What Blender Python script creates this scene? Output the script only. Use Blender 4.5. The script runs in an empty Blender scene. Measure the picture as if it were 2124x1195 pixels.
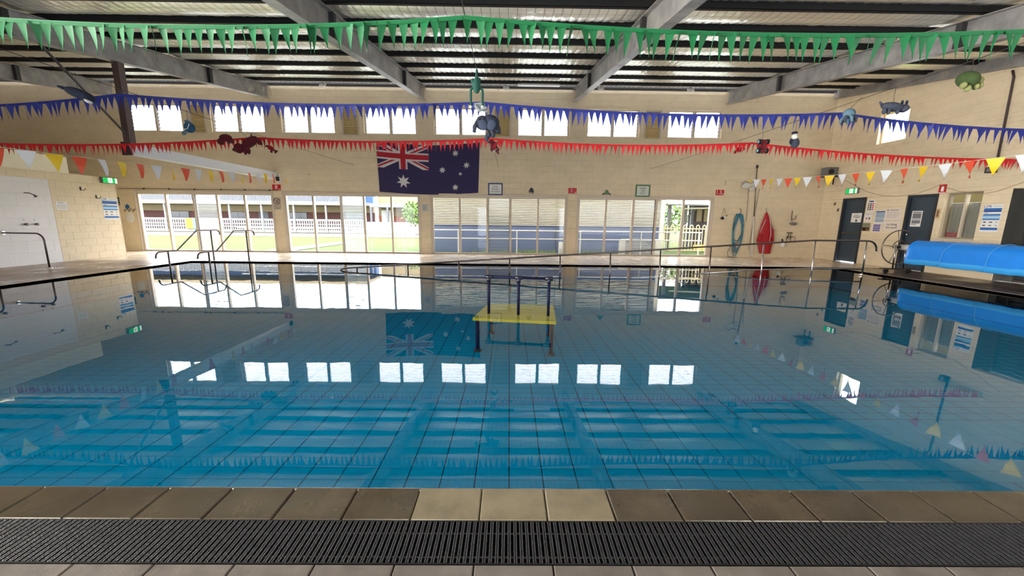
import bpy, math, random
import numpy as np
from mathutils import Vector, Matrix
random.seed(7); rng = np.random.default_rng(7)
S = bpy.context.scene
COL = S.collection

# ------------------------------------------------------------------ camera, world, lights, exposure
FPX, PITCH, YAW, ROLL, CAMH = 790.84, -0.178, 0.00881, 0.01119, 1.3
_fw = Vector((math.sin(YAW)*math.cos(PITCH), math.cos(YAW)*math.cos(PITCH), math.sin(PITCH)))
_r0 = Vector((math.cos(YAW), -math.sin(YAW), 0)); _u0 = _r0.cross(_fw)
_rt = _r0*math.cos(ROLL) + _u0*math.sin(ROLL); _up = -_r0*math.sin(ROLL) + _u0*math.cos(ROLL)
cd = bpy.data.cameras.new('camera'); cam = bpy.data.objects.new('camera', cd); COL.objects.link(cam)
cd.sensor_width = 36.0; cd.lens = FPX/2124*36.0; cd.clip_start = 0.05; cd.clip_end = 300
m = Matrix.Identity(4)
for i in range(3):
    m[i][0] = _rt[i]; m[i][1] = _up[i]; m[i][2] = -_fw[i]
m[2][3] = CAMH; cam.matrix_world = m
S.camera = cam
def inview(p, mar=20):
    d = Vector(p) - Vector((0, 0, CAMH)); z = d.dot(_fw)
    if z < 0.1: return False
    x = 1062 + FPX*d.dot(_rt)/z; y = 597.5 - FPX*d.dot(_up)/z
    return -mar < x < 2124+mar and -mar < y < 1195+mar

w = bpy.data.worlds.new('overcast_sky'); S.world = w; w.use_nodes = True
bg = w.node_tree.nodes['Background']; bg.inputs[0].default_value = (0.93, 0.95, 1.0, 1); bg.inputs[1].default_value = 10.5

def area(name, loc, rot, sx, sy, power, col=(1, 1, 1)):
    l = bpy.data.lights.new(name, 'AREA'); l.shape = 'RECTANGLE'; l.size = sx; l.size_y = sy; l.energy = power; l.color = col
    o = bpy.data.objects.new(name, l); o.location = loc; o.rotation_euler = rot; COL.objects.link(o); return o
# added fill lamps, standing in for unseen daylight behind the camera
area('fill_light_right', (6.0, -1.4, 1.5), (math.radians(106), 0, math.radians(34)), 7, 2.6, 250, (1.0, 0.97, 0.92))
area('fill_light_left', (-8.5, 0.3, 1.6), (math.radians(96), 0, math.radians(-79)), 5, 2.6, 580, (1.0, 0.95, 0.88)).data.spread = math.radians(75)
S.cycles.max_bounces = 5; S.cycles.diffuse_bounces = 3; S.cycles.glossy_bounces = 3; S.cycles.transmission_bounces = 2; S.cycles.transparent_max_bounces = 12
S.view_settings.view_transform = 'Standard'; S.view_settings.look = 'None'
S.view_settings.exposure = 0.15; S.view_settings.gamma = 1.0; S.view_settings.use_curve_mapping = False

# ------------------------------------------------------------------ materials
def lin(c):
    return tuple(((v/255)/12.92 if v/255 <= 0.04045 else ((v/255+0.055)/1.055)**2.4) for v in c)
MATS = {}
def mat(name, c, rough=0.6, metal=0.0, var=0.0, vscale=3.0, bump=0.0, bscale=40.0, spec=0.5, emit=0.0, coat=0.0, c2=None, stretch=None, rvar=0.0):
    if name in MATS: return MATS[name]
    M = bpy.data.materials.new(name); M.use_nodes = True; nt = M.node_tree; b = nt.nodes['Principled BSDF']
    L = lin(c); b.inputs['Base Color'].default_value = (*L, 1)
    b.inputs['Roughness'].default_value = rough; b.inputs['Metallic'].default_value = metal
    b.inputs['Specular IOR Level'].default_value = spec
    if coat: b.inputs['Coat Weight'].default_value = coat; b.inputs['Coat Roughness'].default_value = 0.08
    if emit: b.inputs['Emission Color'].default_value = (*L, 1); b.inputs['Emission Strength'].default_value = emit
    co = None
    if var or bump or rvar:
        tc = nt.nodes.new('ShaderNodeTexCoord'); geo = nt.nodes.new('ShaderNodeNewGeometry'); co = geo.outputs['Position']
        if stretch:
            mp = nt.nodes.new('ShaderNodeMapping'); mp.inputs['Scale'].default_value = stretch
            nt.links.new(co, mp.inputs['Vector']); co = mp.outputs['Vector']
    if var:
        n = nt.nodes.new('ShaderNodeTexNoise'); n.inputs['Scale'].default_value = vscale; n.inputs['Detail'].default_value = 6
        n.inputs['Roughness'].default_value = 0.65; nt.links.new(co, n.inputs['Vector'])
        r = nt.nodes.new('ShaderNodeValToRGB')
        lo = lin(c2) if c2 else tuple(v*(1-var) for v in L); hi = L if c2 else tuple(min(1, v*(1+var)) for v in L)
        r.color_ramp.elements[0].position = 0.33; r.color_ramp.elements[1].position = 0.67
        r.color_ramp.elements[0].color = (*lo, 1); r.color_ramp.elements[1].color = (*hi, 1)
        nt.links.new(n.outputs['Fac'], r.inputs['Fac']); nt.links.new(r.outputs['Color'], b.inputs['Base Color'])
    if rvar:
        n3 = nt.nodes.new('ShaderNodeTexNoise'); n3.inputs['Scale'].default_value = 1.3; n3.inputs['Detail'].default_value = 4
        nt.links.new(co, n3.inputs['Vector']); mr = nt.nodes.new('ShaderNodeMapRange')
        mr.inputs['From Min'].default_value = 0.35; mr.inputs['From Max'].default_value = 0.65
        mr.inputs['To Min'].default_value = max(0.03, rough-rvar); mr.inputs['To Max'].default_value = rough+rvar
        nt.links.new(n3.outputs['Fac'], mr.inputs['Value']); nt.links.new(mr.outputs['Result'], b.inputs['Roughness'])
    if bump:
        n2 = nt.nodes.new('ShaderNodeTexNoise'); n2.inputs['Scale'].default_value = bscale; n2.inputs['Detail'].default_value = 4
        nt.links.new(co, n2.inputs['Vector']); bp = nt.nodes.new('ShaderNodeBump'); bp.inputs['Strength'].default_value = bump; bp.inputs['Distance'].default_value = 0.02
        nt.links.new(n2.outputs['Fac'], bp.inputs['Height']); nt.links.new(bp.outputs['Normal'], b.inputs['Normal'])
    MATS[name] = M; return M
def schlick(nt, f0):
    lw = nt.nodes.new('ShaderNodeLayerWeight'); lw.inputs['Blend'].default_value = 0.5
    pw = nt.nodes.new('ShaderNodeMath'); pw.operation = 'POWER'; pw.inputs[1].default_value = 5.0; nt.links.new(lw.outputs['Facing'], pw.inputs[0])
    ma = nt.nodes.new('ShaderNodeMath'); ma.operation = 'MULTIPLY_ADD'; ma.inputs[1].default_value = 1-f0; ma.inputs[2].default_value = f0; nt.links.new(pw.outputs[0], ma.inputs[0])
    return ma
def glass(name, tint=(1, 1, 1), ior=1.45, milk=0.0, milkc=(1, 1, 1)):
    M = bpy.data.materials.new(name); M.use_nodes = True; nt = M.node_tree; nt.nodes.clear()
    out = nt.nodes.new('ShaderNodeOutputMaterial'); tr = nt.nodes.new('ShaderNodeBsdfTransparent'); gl = nt.nodes.new('ShaderNodeBsdfGlossy')
    tr.inputs[0].default_value = (*tint, 1); gl.inputs['Roughness'].default_value = 0.03
    fr = schlick(nt, 0.015 if ior < 1.48 else 0.04)
    mx = nt.nodes.new('ShaderNodeMixShader'); nt.links.new(fr.outputs[0], mx.inputs[0])
    base = tr.outputs[0]
    if milk:
        tl = nt.nodes.new('ShaderNodeBsdfTranslucent'); tl.inputs[0].default_value = (*milkc, 1)
        m2 = nt.nodes.new('ShaderNodeMixShader'); m2.inputs[0].default_value = milk
        nt.links.new(base, m2.inputs[1]); nt.links.new(tl.outputs[0], m2.inputs[2]); base = m2.outputs[0]
    nt.links.new(base, mx.inputs[1]); nt.links.new(gl.outputs[0], mx.inputs[2]); nt.links.new(mx.outputs[0], out.inputs[0])
    MATS[name] = M; return M

cream = mat('cream_block_paint', (226, 208, 176), 0.62, var=0.06, vscale=1.7, bump=0.12, bscale=60, stretch=(1, 1, 1.6))
white_paint = mat('white_wall_paint', (226, 222, 220), 0.5, var=0.04, vscale=1.5)
upstand_paint = mat('pale_cream_paint', (236, 226, 200), 0.6, var=0.03)
concrete = mat('deck_concrete', (238, 220, 198), 0.26, var=0.3, vscale=2.2, c2=(222, 202, 180), bump=0.04, bscale=90, rvar=0.06, spec=0.8)
side_conc = mat('side_deck_concrete', (168, 144, 124), 0.36, var=0.3, vscale=1.2, c2=(132, 112, 96), bump=0.08, bscale=90, rvar=0.15)
brown_conc = mat('wet_brown_concrete', (112, 94, 80), 0.36, var=0.3, vscale=1.2, c2=(84, 70, 60), bump=0.08, bscale=90, rvar=0.15)
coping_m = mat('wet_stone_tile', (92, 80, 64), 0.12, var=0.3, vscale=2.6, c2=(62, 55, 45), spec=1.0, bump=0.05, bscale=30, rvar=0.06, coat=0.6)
grout = mat('grout', (58, 52, 46), 0.8)
front_m = mat('stone_tile', (132, 124, 117), 0.4, var=0.25, vscale=4, c2=(100, 93, 88), bump=0.15, bscale=14, rvar=0.1)
grate_m = mat('black_plastic', (50, 50, 55), 0.33, bump=0.5, bscale=260, spec=0.5)
trough_m = mat('drain_trough', (14, 14, 15), 0.8)
pool_tile = mat('blue_pool_tile', (0, 132, 172), 0.8, var=0.05, vscale=0.7, spec=0.0)
pool_grout = mat('dark_pool_grout', (2, 28, 46), 0.9, spec=0.0)
pool_wall_m = mat('blue_pool_wall', (10, 110, 150), 0.8, spec=0.0)
foil = mat('foil_insulation', (255, 249, 238), 0.32, metal=0.72, bump=0.35, bscale=14, var=0.06, vscale=2)
wire_m = mat('wire_mesh_steel', (92, 84, 76), 0.5, metal=0.6)
purlin_m = mat('dark_purlin_steel', (30, 29, 31), 0.6, metal=0.1, var=0.08)
rafter_m = mat('galvanised_steel', (176, 172, 168), 0.48, metal=0.35, var=0.16, vscale=2.5, bump=0.05, bscale=8, c2=(128, 126, 126))
stiff_m = mat('dark_stiffener_steel', (48, 47, 48), 0.6)
post_m = mat('brown_post_paint', (86, 66, 62), 0.55)
white_beam_m = mat('white_beam_paint', (222, 224, 232), 0.45)
alu = mat('cream_aluminium', (206, 192, 172), 0.42)
alu_d = mat('window_sill_aluminium', (176, 164, 150), 0.45)
pane_m = glass('window_glass', (0.97, 0.98, 0.98))
louvre_lo = glass('low_louvre_glass', (0.96, 0.97, 0.97), milk=0.1, milkc=(0.9, 0.93, 0.95))
louvre_m = glass('louvre_glass', (0.95, 0.96, 0.97), milk=0.3, milkc=(0.95, 0.97, 1.0))
obsc_m = glass('frosted_glass', (0.55, 0.55, 0.52), milk=0.55, milkc=(0.6, 0.6, 0.58))
clip_m = mat('louvre_clip', (96, 84, 82), 0.5)
vent_m = mat('yellow_vent_slat', (226, 200, 140), 0.5)
chrome = mat('stainless_steel', (196, 192, 190), 0.2, metal=1.0)
chrome_d = mat('dull_steel', (120, 112, 110), 0.3, metal=0.9)
rail_d = mat('dark_handrail_steel', (96, 84, 84), 0.28, metal=0.8)
door_m = mat('slate_door_paint', (52, 66, 78), 0.5, var=0.04)
door_f = mat('dark_door_frame', (40, 46, 54), 0.5)
shutter_m = mat('dark_roller_shutter', (42, 52, 58), 0.5)
reveal_m = mat('grey_reveal', (54, 54, 50), 0.7)
black = mat('black_rubber', (20, 20, 22), 0.5)
white = mat('white_plastic', (236, 236, 236), 0.4)
paper = mat('white_paper', (232, 230, 226), 0.7)
red = mat('red_sign', (190, 18, 24), 0.45)
ink = mat('dark_ink', (36, 34, 38), 0.7)
inkg = mat('grey_ink', (120, 118, 124), 0.7)
blue_i = mat('blue_print', (46, 104, 176), 0.6); lblue_i = mat('light_blue_print', (150, 196, 224), 0.6); navy_i = mat('navy_print', (36, 50, 120), 0.6)
pur_i = mat('purple_print', (92, 74, 150), 0.6); grn_i = mat('green_print', (70, 120, 80), 0.6); red_i = mat('red_print', (196, 60, 70), 0.6); brn_i = mat('brown_print', (120, 88, 70), 0.6)
p_green = mat('green_pennant', (0, 100, 54), 0.6); p_blue = mat('blue_pennant', (22, 38, 128), 0.6); p_red = mat('red_pennant', (214, 20, 30), 0.6)
p_gt = mat('green_tape', (12, 110, 66), 0.6); p_bt = mat('navy_tape', (40, 46, 84), 0.6); p_rt = mat('red_tape', (150, 26, 34), 0.6)
f_or = mat('orange_flag', (228, 84, 52), 0.5); f_wh = mat('white_flag', (222, 224, 230), 0.5); f_ye = mat('yellow_flag', (236, 196, 22), 0.5)
cord_m = mat('pale_cord', (214, 206, 190), 0.7); dcord_m = mat('dark_wire', (60, 54, 50), 0.6)

# ------------------------------------------------------------------ mesh helpers
class MB:
    def __init__(s): s.v = []; s.f = []; s.mi = []
    def add(s, vs, fs, m=0):
        o = len(s.v); s.v.extend([tuple(p) for p in vs]); s.f.extend([tuple(i+o for i in f) for f in fs]); s.mi.extend([m]*len(fs)); return s
    def box(s, x0, x1, y0, y1, z0, z1, m=0):
        return s.add([(x, y, z) for x in (x0, x1) for y in (y0, y1) for z in (z0, z1)],
                     [(0, 1, 3, 2), (4, 6, 7, 5), (0, 4, 5, 1), (2, 3, 7, 6), (0, 2, 6, 4), (1, 5, 7, 3)], m)
    def fbox(s, fr, u0, u1, v0, v1, n0, n1, m=0):
        O, u, v, n = fr
        P = [O+u*a+v*b+n*c for a in (u0, u1) for b in (v0, v1) for c in (n0, n1)]
        return s.add(P, [(0, 1, 3, 2), (4, 6, 7, 5), (0, 4, 5, 1), (2, 3, 7, 6), (0, 2, 6, 4), (1, 5, 7, 3)], m)
    def prism(s, fr, poly, n0, n1, m=0):
        O, u, v, n = fr; k = len(poly)
        P = [O+u*a+v*b+n*n0 for a, b in poly] + [O+u*a+v*b+n*n1 for a, b in poly]
        return s.add(P, [tuple(range(k)), tuple(range(2*k-1, k-1, -1))] + [(i, i+k, (i+1) % k+k, (i+1) % k) for i in range(k)], m)
    def tube(s, pts, r, n=8, m=0, closed=False):
        pts = [Vector(p) for p in pts]; k = len(pts); rs = r if isinstance(r, (list, tuple)) else [r]*k
        T = []
        for i in range(k):
            a = pts[i-1] if (i > 0 or closed) else pts[i]; b = pts[(i+1) % k] if (i < k-1 or closed) else pts[i]
            t = (b-a); T.append(t.normalized() if t.length > 1e-9 else Vector((0, 0, 1)))
        ref = Vector((0, 0, 1)) if abs(T[0].z) < 0.9 else Vector((1, 0, 0))
        N = (ref - T[0]*ref.dot(T[0])).normalized(); vs = []
        for i in range(k):
            N = (N - T[i]*N.dot(T[i])); N = N.normalized() if N.length > 1e-6 else T[i].orthogonal().normalized()
            B = T[i].cross(N)
            vs += [pts[i] + (N*math.cos(2*math.pi*j/n) + B*math.sin(2*math.pi*j/n))*rs[i] for j in range(n)]
        fs = []
        for i in range(k if closed else k-1):
            a = i*n; b = ((i+1) % k)*n
            fs += [(a+j, a+(j+1) % n, b+(j+1) % n, b+j) for j in range(n)]
        if not closed: fs += [tuple(range(n-1, -1, -1)), tuple(range((k-1)*n, k*n))]
        return s.add(vs, fs, m)
    def ell(s, c, r, R=None, nu=14, nv=8, m=0):
        c = Vector(c); R = R or Matrix.Identity(3); vs = [c+R @ Vector((0, 0, r[2]))]
        for i in range(1, nv):
            t = math.pi*i/nv
            vs += [c+R @ Vector((r[0]*math.sin(t)*math.cos(2*math.pi*j/nu), r[1]*math.sin(t)*math.sin(2*math.pi*j/nu), r[2]*math.cos(t))) for j in range(nu)]
        vs.append(c+R @ Vector((0, 0, -r[2]))); fs = [(0, 1+j, 1+(j+1) % nu) for j in range(nu)]
        for i in range(nv-2):
            a = 1+i*nu; b = a+nu; fs += [(a+j, b+j, b+(j+1) % nu, a+(j+1) % nu) for j in range(nu)]
        e = len(vs)-1; a = 1+(nv-2)*nu; fs += [(a+j, e, a+(j+1) % nu) for j in range(nu)]
        return s.add(vs, fs, m)
    def mesh(s, name, mats, off=(0, 0, 0), smooth=False):
        me = bpy.data.meshes.new(name); ox, oy, oz = off
        me.from_pydata([(x-ox, y-oy, z-oz) for x, y, z in s.v], [], s.f)
        for M in (mats if isinstance(mats, (list, tuple)) else [mats]): me.materials.append(M)
        if any(s.mi): me.polygons.foreach_set('material_index', s.mi)
        if smooth: me.polygons.foreach_set('use_smooth', [True]*len(s.f))
        me.update(); return me
    def build(s, name, mats, parent=None, smooth=False, at=None):
        off = wloc(parent) if parent else Vector(at or (0, 0, 0))
        o = bpy.data.objects.new(name, s.mesh(name, mats, off if not (parent and at) else at, smooth)); COL.objects.link(o)
        if parent:
            o.parent = parent
            if at: o.location = Vector(at) - wloc(parent)
        elif at: o.location = at
        return o
def wloc(o):
    v = Vector((0, 0, 0))
    while o: v = v + o.location; o = o.parent
    return v
def tag(o, label, cat, group=None):
    o['label'] = label; o['category'] = cat
    if group: o['group'] = group
    return o
def thing(name, label, cat, loc, group=None):
    o = bpy.data.objects.new(name, None); o.empty_display_size = 0.1; o.location = loc; COL.objects.link(o); return tag(o, label, cat, group)
def struct(name, loc=(0, 0, 0)):
    o = bpy.data.objects.new(name, None); o.empty_display_size = 0.1; o.location = loc; COL.objects.link(o); o['kind'] = 'structure'; return o
def inst(name, me, parent, loc, scale=None, rot=None):
    o = bpy.data.objects.new(name, me); COL.objects.link(o); o.parent = parent; o.location = Vector(loc)-wloc(parent)
    if scale: o.scale = scale
    if rot: o.rotation_euler = rot
    return o
V = Vector
D, XR, XL, ZW = 14.174, 11.416, -12.38, -0.032
FAR = (V((0, D, 0)), V((1, 0, 0)), V((0, 0, 1)), V((0, -1, 0)))
RIGHT = (V((XR, 0, 0)), V((0, -1, 0)), V((0, 0, 1)), V((-1, 0, 0)))      # u = -Y
LEFT = (V((XL, 0, 0)), V((0, 1, 0)), V((0, 0, 1)), V((1, 0, 0)))
def fp(fr, a, b, c): return fr[0]+fr[1]*a+fr[2]*b+fr[3]*c
def sub(fr, a, b, c=0.0): return (fp(fr, a, b, c), fr[1], fr[2], fr[3])
def text(fr, s, u, v, size, M, parent, n=0.004, align='CENTER', name='lettering', sx=1.0):
    c = bpy.data.curves.new('txt', 'FONT'); c.body = s; c.size = size; c.align_x = align; c.align_y = 'CENTER'; c.extrude = 0.0008; c.resolution_u = 2
    t = bpy.data.objects.new('txt', c); me = bpy.data.meshes.new_from_object(t)
    bpy.data.objects.remove(t); bpy.data.curves.remove(c)
    off = wloc(parent)
    for q in me.vertices:
        p = fp(fr, u+q.co.x*sx, v+q.co.y, n+q.co.z) - off; q.co = p
    me.materials.clear(); me.materials.append(M); me.name = name
    o = bpy.data.objects.new(name, me); COL.objects.link(o); o.parent = parent; return o
def circ(cu, cv, r, n=20, a0=0): return [(cu+r*math.cos(a0+2*math.pi*i/n), cv+r*math.sin(a0+2*math.pi*i/n)) for i in range(n)]
def star(cu, cv, r, k, inner=0.45): return [(cu+(r if i % 2 == 0 else r*inner)*math.sin(math.pi*i/k), cv+(r if i % 2 == 0 else r*inner)*math.cos(math.pi*i/k)) for i in range(2*k)]

# ------------------------------------------------------------------ block walls
unit_block = None
def block_mesh(M):
    key = 'block_'+M.name
    if key in bpy.data.meshes: return bpy.data.meshes[key]
    b = MB(); e = 0.018; q = 0.036
    b.add([(-.5, 0, -.5), (.5, 0, -.5), (.5, 0, .5), (-.5, 0, .5), (-.5+e, -1, -.5+q), (.5-e, -1, -.5+q), (.5-e, -1, .5-q), (-.5+e, -1, .5-q)],
          [(4, 5, 6, 7), (0, 1, 5, 4), (1, 2, 6, 5), (2, 3, 7, 6), (3, 0, 4, 7)])
    return b.mesh(key, M)
def block_wall(parent, fr, u0, u1, v1, openings, M, thick=0.19, nmax=300, top=None, backing=True, bw=0.4, bh=0.2, v0=0.0, rotz=0.0, proud=0.005, only=None):
    us = sorted({u0, u1, *[a for o in openings for a in o[:2] if u0 < a < u1]}); vs = sorted({v0, v1, *[a for o in openings for a in o[2:] if v0 < a < v1]})
    hole = lambda u, v: any(o[0] < u < o[1] and o[2] < v < o[3] for o in openings)
    if backing:
        bk = MB()
        for i in range(len(us)-1):
            for j in range(len(vs)-1):
                if not hole((us[i]+us[i+1])/2, (vs[j]+vs[j+1])/2): bk.fbox(fr, us[i], us[i+1], vs[j], vs[j+1], -thick, 0)
        bk.build('wall_core', M, parent)
    pcs = []
    k = 0; z = v0
    while z < v1-1e-4:
        z2 = min(z+bh, v1); cuts = sorted({z, z2, *[c for o in openings for c in o[2:] if z+0.02 < c < z2-0.02]})
        for a, b in zip(cuts[:-1], cuts[1:]):
            segs = []; prev = u0
            xs = sorted({u0, u1, *[c for o in openings if o[2] < (a+b)/2 < o[3] for c in o[:2] if u0 < c < u1]})
            for p, q in zip(xs[:-1], xs[1:]):
                if not hole((p+q)/2, (a+b)/2): segs.append((p, q))
            for p, q in segs:
                s0 = math.floor(p/bw - 0.5*(k % 2))*bw + (0.5*bw if k % 2 else 0)
                while s0 < q:
                    l, r = max(s0, p), min(s0+bw, q)
                    if r-l > 0.02: pcs.append((l, r, a, b))
                    s0 += bw
        k += 1; z = z2
    if top: pcs = [p for p in pcs if p[2] < top((p[0]+p[1])/2)]
    if only: pcs = [p for p in pcs if only(p)]
    vis = lambda p: inview(fp(fr, (p[0]+p[1])/2, (p[2]+p[3])/2, 0))
    dist = lambda p: (fp(fr, (p[0]+p[1])/2, (p[2]+p[3])/2, 0)-V((0, 0, CAMH))).length
    sv = sorted([p for p in pcs if vis(p)], key=lambda p: dist(p)/math.sqrt((p[1]-p[0])*(p[3]-p[2])))
    one = set(sv[:nmax]); me = block_mesh(M); g = 0.004
    rest = MB()
    for p in pcs:
        cu, cv, a, b = (p[0]+p[1])/2, (p[2]+p[3])/2, p[1]-p[0]-g, p[3]-p[2]-g
        if p in one:
            inst('block', me, parent, fp(fr, cu, cv, 0), (a, proud, b), (0, 0, rotz))
        else:
            e = min(0.007, a*.2, b*.2)
            P = [fp(fr, cu+x*a/2, cv+y*b/2, 0) for x, y in ((-1, -1), (1, -1), (1, 1), (-1, 1))] + [fp(fr, cu+x*(a/2-e), cv+y*(b/2-e), proud) for x, y in ((-1, -1), (1, -1), (1, 1), (-1, 1))]
            rest.add(P, [(4, 5, 6, 7), (0, 1, 5, 4), (1, 2, 6, 5), (2, 3, 7, 6), (3, 0, 4, 7)])
    if rest.v: rest.build('block_courses', M, parent)['kind'] = 'stuff'

roof_b = lambda Y: 5.335-0.158*(D-Y)      # underside of rafters
roof_p = lambda Y: 5.76-0.156*(D-Y)       # underside of purlins
LOW = [(-13.465, -8.55), (-8.16, -3.26), (-2.85, 2.09), (2.49, 7.415)]
HIGH = [(-13.29, -11.44), (-10.42, -8.575), (-7.98, -6.13), (-5.12, -3.28), (-2.67, -0.82), (0.235, 2.08), (2.69, 4.54), (5.54, 7.45)]
VENT = [(-11.2, -10.6), (-5.9, -5.3), (-0.58, 0.014), (4.718, 5.315)]
wf = struct('wall_far', (0, D, 0))
op = [(a, b, -1, 2.147) for a, b in LOW] + [(a, b, 4.2, 5.115) for a, b in HIGH] + [(a, b, 4.15, 5.115) for a, b in VENT]
block_wall(wf, FAR, -19.3, XR, 6.0, op, cream)
wr = struct('wall_right', (XR, 7, 0))
R_OP = [(-13.28, -12.41, -1, 2.125), (-11.12, -10.33, -1, 2.1), (-10.16, -9.365, 0.925, 2.1), (-8.82, -5.6, -1, 2.115), (-12.41, -11.54, 3.715, 4.615)]
block_wall(wr, RIGHT, -D, 2.4, 6.0, R_OP, cream, rotz=-math.pi/2, proud=0.008, top=lambda u: roof_p(-u)+0.1)
wl = struct('wall_left', (XL, 8, 0))
WH = (-2.2, 10.65, 0.0, 2.22)
block_wall(wl, LEFT, 3.0, 12.43, 2.43, [WH], cream, rotz=math.pi/2, nmax=150)
block_wall(wl, LEFT, 3.0, 10.65, 2.22, [], white_paint, rotz=math.pi/2, nmax=150, bw=0.6, bh=0.3, proud=0.003)
b = MB(); b.box(XL-0.19, XL-0.005, 3.0, 11.2, 2.43, 2.87); b.build('upstand', upstand_paint, wl)
b = MB(); b.box(-19.2, XL-0.19, 3.0, 12.43, 2.3, 2.43); b.box(-19.2, XL-0.19, 12.24, 12.43, 0, 2.3); b.build('amenities_roof', cream, wl)
b = MB(); b.box(-19.5, -19.3, -2.2, D+0.19, 0, 6.0); o = b.build('wall_outer_left', cream); o['kind'] = 'structure'
# back wall behind the photographer: openings added, sized for the light they let in
b = MB(); b.box(-19.5, XR, -2.4, -2.2, 2.85, 3.4)
for x0, x1 in ((-19.5, -9), (-7.5, -2.5), (-1.0, 4.0), (5.5, XR)): b.box(x0, x1, -2.4, -2.2, 0, 2.85)
b.box(-10, 6, -2.4, -2.2, 2.2, 2.85)
o = b.build('wall_back', cream); o['kind'] = 'structure'

# ------------------------------------------------------------------ deck, coping, grate
PX0, PX1, PY0, PY1 = -9.3, 9.63, 1.672, 11.2
fl = struct('floor', (0, 0, 0))
b = MB(); b.box(-19.3, XR, PY1, D, -0.35, 0); b.build('far_deck', concrete, fl)
b = MB(); b.box(-19.3, PX0, -2.4, PY1, -0.35, 0); b.build('side_deck', side_conc, fl)
b = MB(); b.box(PX1, XR, -2.4, PY1, -0.35, 0); b.build('side_deck', brown_conc, fl)
b = MB(); b.box(PX0, PX1, -2.4, 1.25, -0.35, -0.012); b.box(PX0, PX1, 1.465, PY0-0.004, -0.35, -0.012); b.box(PX0, PX1, 1.25, 1.465, -0.35, -0.11); b.build('grout_bed', grout, fl)
T = 0.3025
def tile_mesh(name, sx, sy, M, h=0.012, e=0.004, nose=False):
    b = MB(); x, y = sx/2, sy/2
    b.add([(-x, -y, -h), (x, -y, -h), (x, y, -h), (-x, y, -h), (-x, -y, -e), (x, -y, -e), (x, y, -e), (-x, y, -e),
           (-x+e, -y+e, 0), (x-e, -y+e, 0), (x-e, y-e, 0), (-x+e, y-e, 0)],
          [(8, 9, 10, 11)] + [(i, (i+1) % 4, 4+(i+1) % 4, 4+i) for i in range(4)] + [(4+i, 4+(i+1) % 4, 8+(i+1) % 4, 8+i) for i in range(4)])
    return b.mesh(name, M)
cm = tile_mesh('coping_tile', T-0.004, 0.205, coping_m, e=0.006); fm = tile_mesh('floor_tile', T-0.005, T-0.005, front_m)
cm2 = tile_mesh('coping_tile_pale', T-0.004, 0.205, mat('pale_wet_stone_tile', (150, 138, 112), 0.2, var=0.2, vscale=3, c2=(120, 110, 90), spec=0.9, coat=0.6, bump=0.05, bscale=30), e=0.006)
for i in range(-30, 31):
    xc = -0.121+T*(i+0.5)
    if PX0+.2 < xc < PX1-.2:
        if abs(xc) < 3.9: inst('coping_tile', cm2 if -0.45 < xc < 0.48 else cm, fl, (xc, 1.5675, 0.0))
for i in range(-10, 11):
    for j in range(4): inst('floor_tile', fm, fl, (-0.123+T*(i+0.5), 1.25-T*(j+0.5), 0.0))
b = MB()
for s in (-1, 1):
    b.box(3.9 if s > 0 else PX0, PX1 if s > 0 else -3.9, 1.465, PY0-0.003, -0.012, -0.001)
    b.box(3.0 if s > 0 else PX0, PX1 if s > 0 else -3.05, -2.4, 1.25, -0.012, -0.001)
b.build('outer_paving', coping_m, fl)
b = MB(); b.tube([(PX0, PY0-0.006, -0.012), (PX1, PY0-0.006, -0.012)], 0.011, 8); b.build('coping_nosing', mat('coping_edge_trim', (150, 146, 140), 0.15, metal=0.7), fl, smooth=True)
# dark wet edge strips on the other three sides
dk = mat('wet_edge_concrete', (176, 156, 136), 0.25, var=0.2)
b = MB(); b.box(PX0-0.05, PX0, PY0, PY1, -0.03, 0.003); b.box(PX1, PX1+0.05, PY0, PY1, -0.03, 0.003); b.box(PX0-0.05, PX1+0.05, PY1, PY1+0.05, -0.03, 0.003); b.build('pool_edging', dk, fl)
# far overflow channel grating seen as a fine pale comb behind the pool
b = MB()
for i in range(240): b.box(-9.2+i*0.078, -9.2+i*0.078+0.05, PY1+0.16, PY1+0.36, 0.0, 0.006)
o = b.build('overflow_channel_grating', mat('pale_channel_plastic', (206, 200, 200), 0.35), fl); o['kind'] = 'stuff'

gr = thing('drain_grate', 'black slotted plastic drain grate running along the near pool edge', 'drain grate', (0, 1.358, -0.02))
b = MB(); b.box(-0.0072, 0.0072, -0.102, 0.102, -0.028, -0.004)
for sgn in (-1, 1): b.box(sgn*0.0045-0.0026, sgn*0.0045+0.0026, -0.102, 0.102, -0.004, 0.0)
sm = b.mesh('slat', grate_m)
for i in range(-150, 150): inst('slat', sm, gr, (0.012+i*0.0247, 1.358, -0.001))
b = MB()
for s in (-1, 1): b.box(3.7 if s > 0 else PX0, PX1 if s > 0 else -3.71, 1.256, 1.46, -0.03, -0.002)
b.build('outer_slats', grate_m, gr)['kind'] = 'stuff'
for y in (1.29, 1.405):
    b = MB(); b.tube([(PX0, y, -0.012), (PX1, y, -0.012)], 0.004, 6); b.build('tie_rod', mat('grate_rod', (96, 96, 98), 0.4), gr)
b = MB(); b.box(PX0, PX1, 1.25, 1.2555, -0.05, -0.001); b.box(PX0, PX1, 1.4605, 1.465, -0.05, -0.001); b.build('rim', black, gr)

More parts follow.
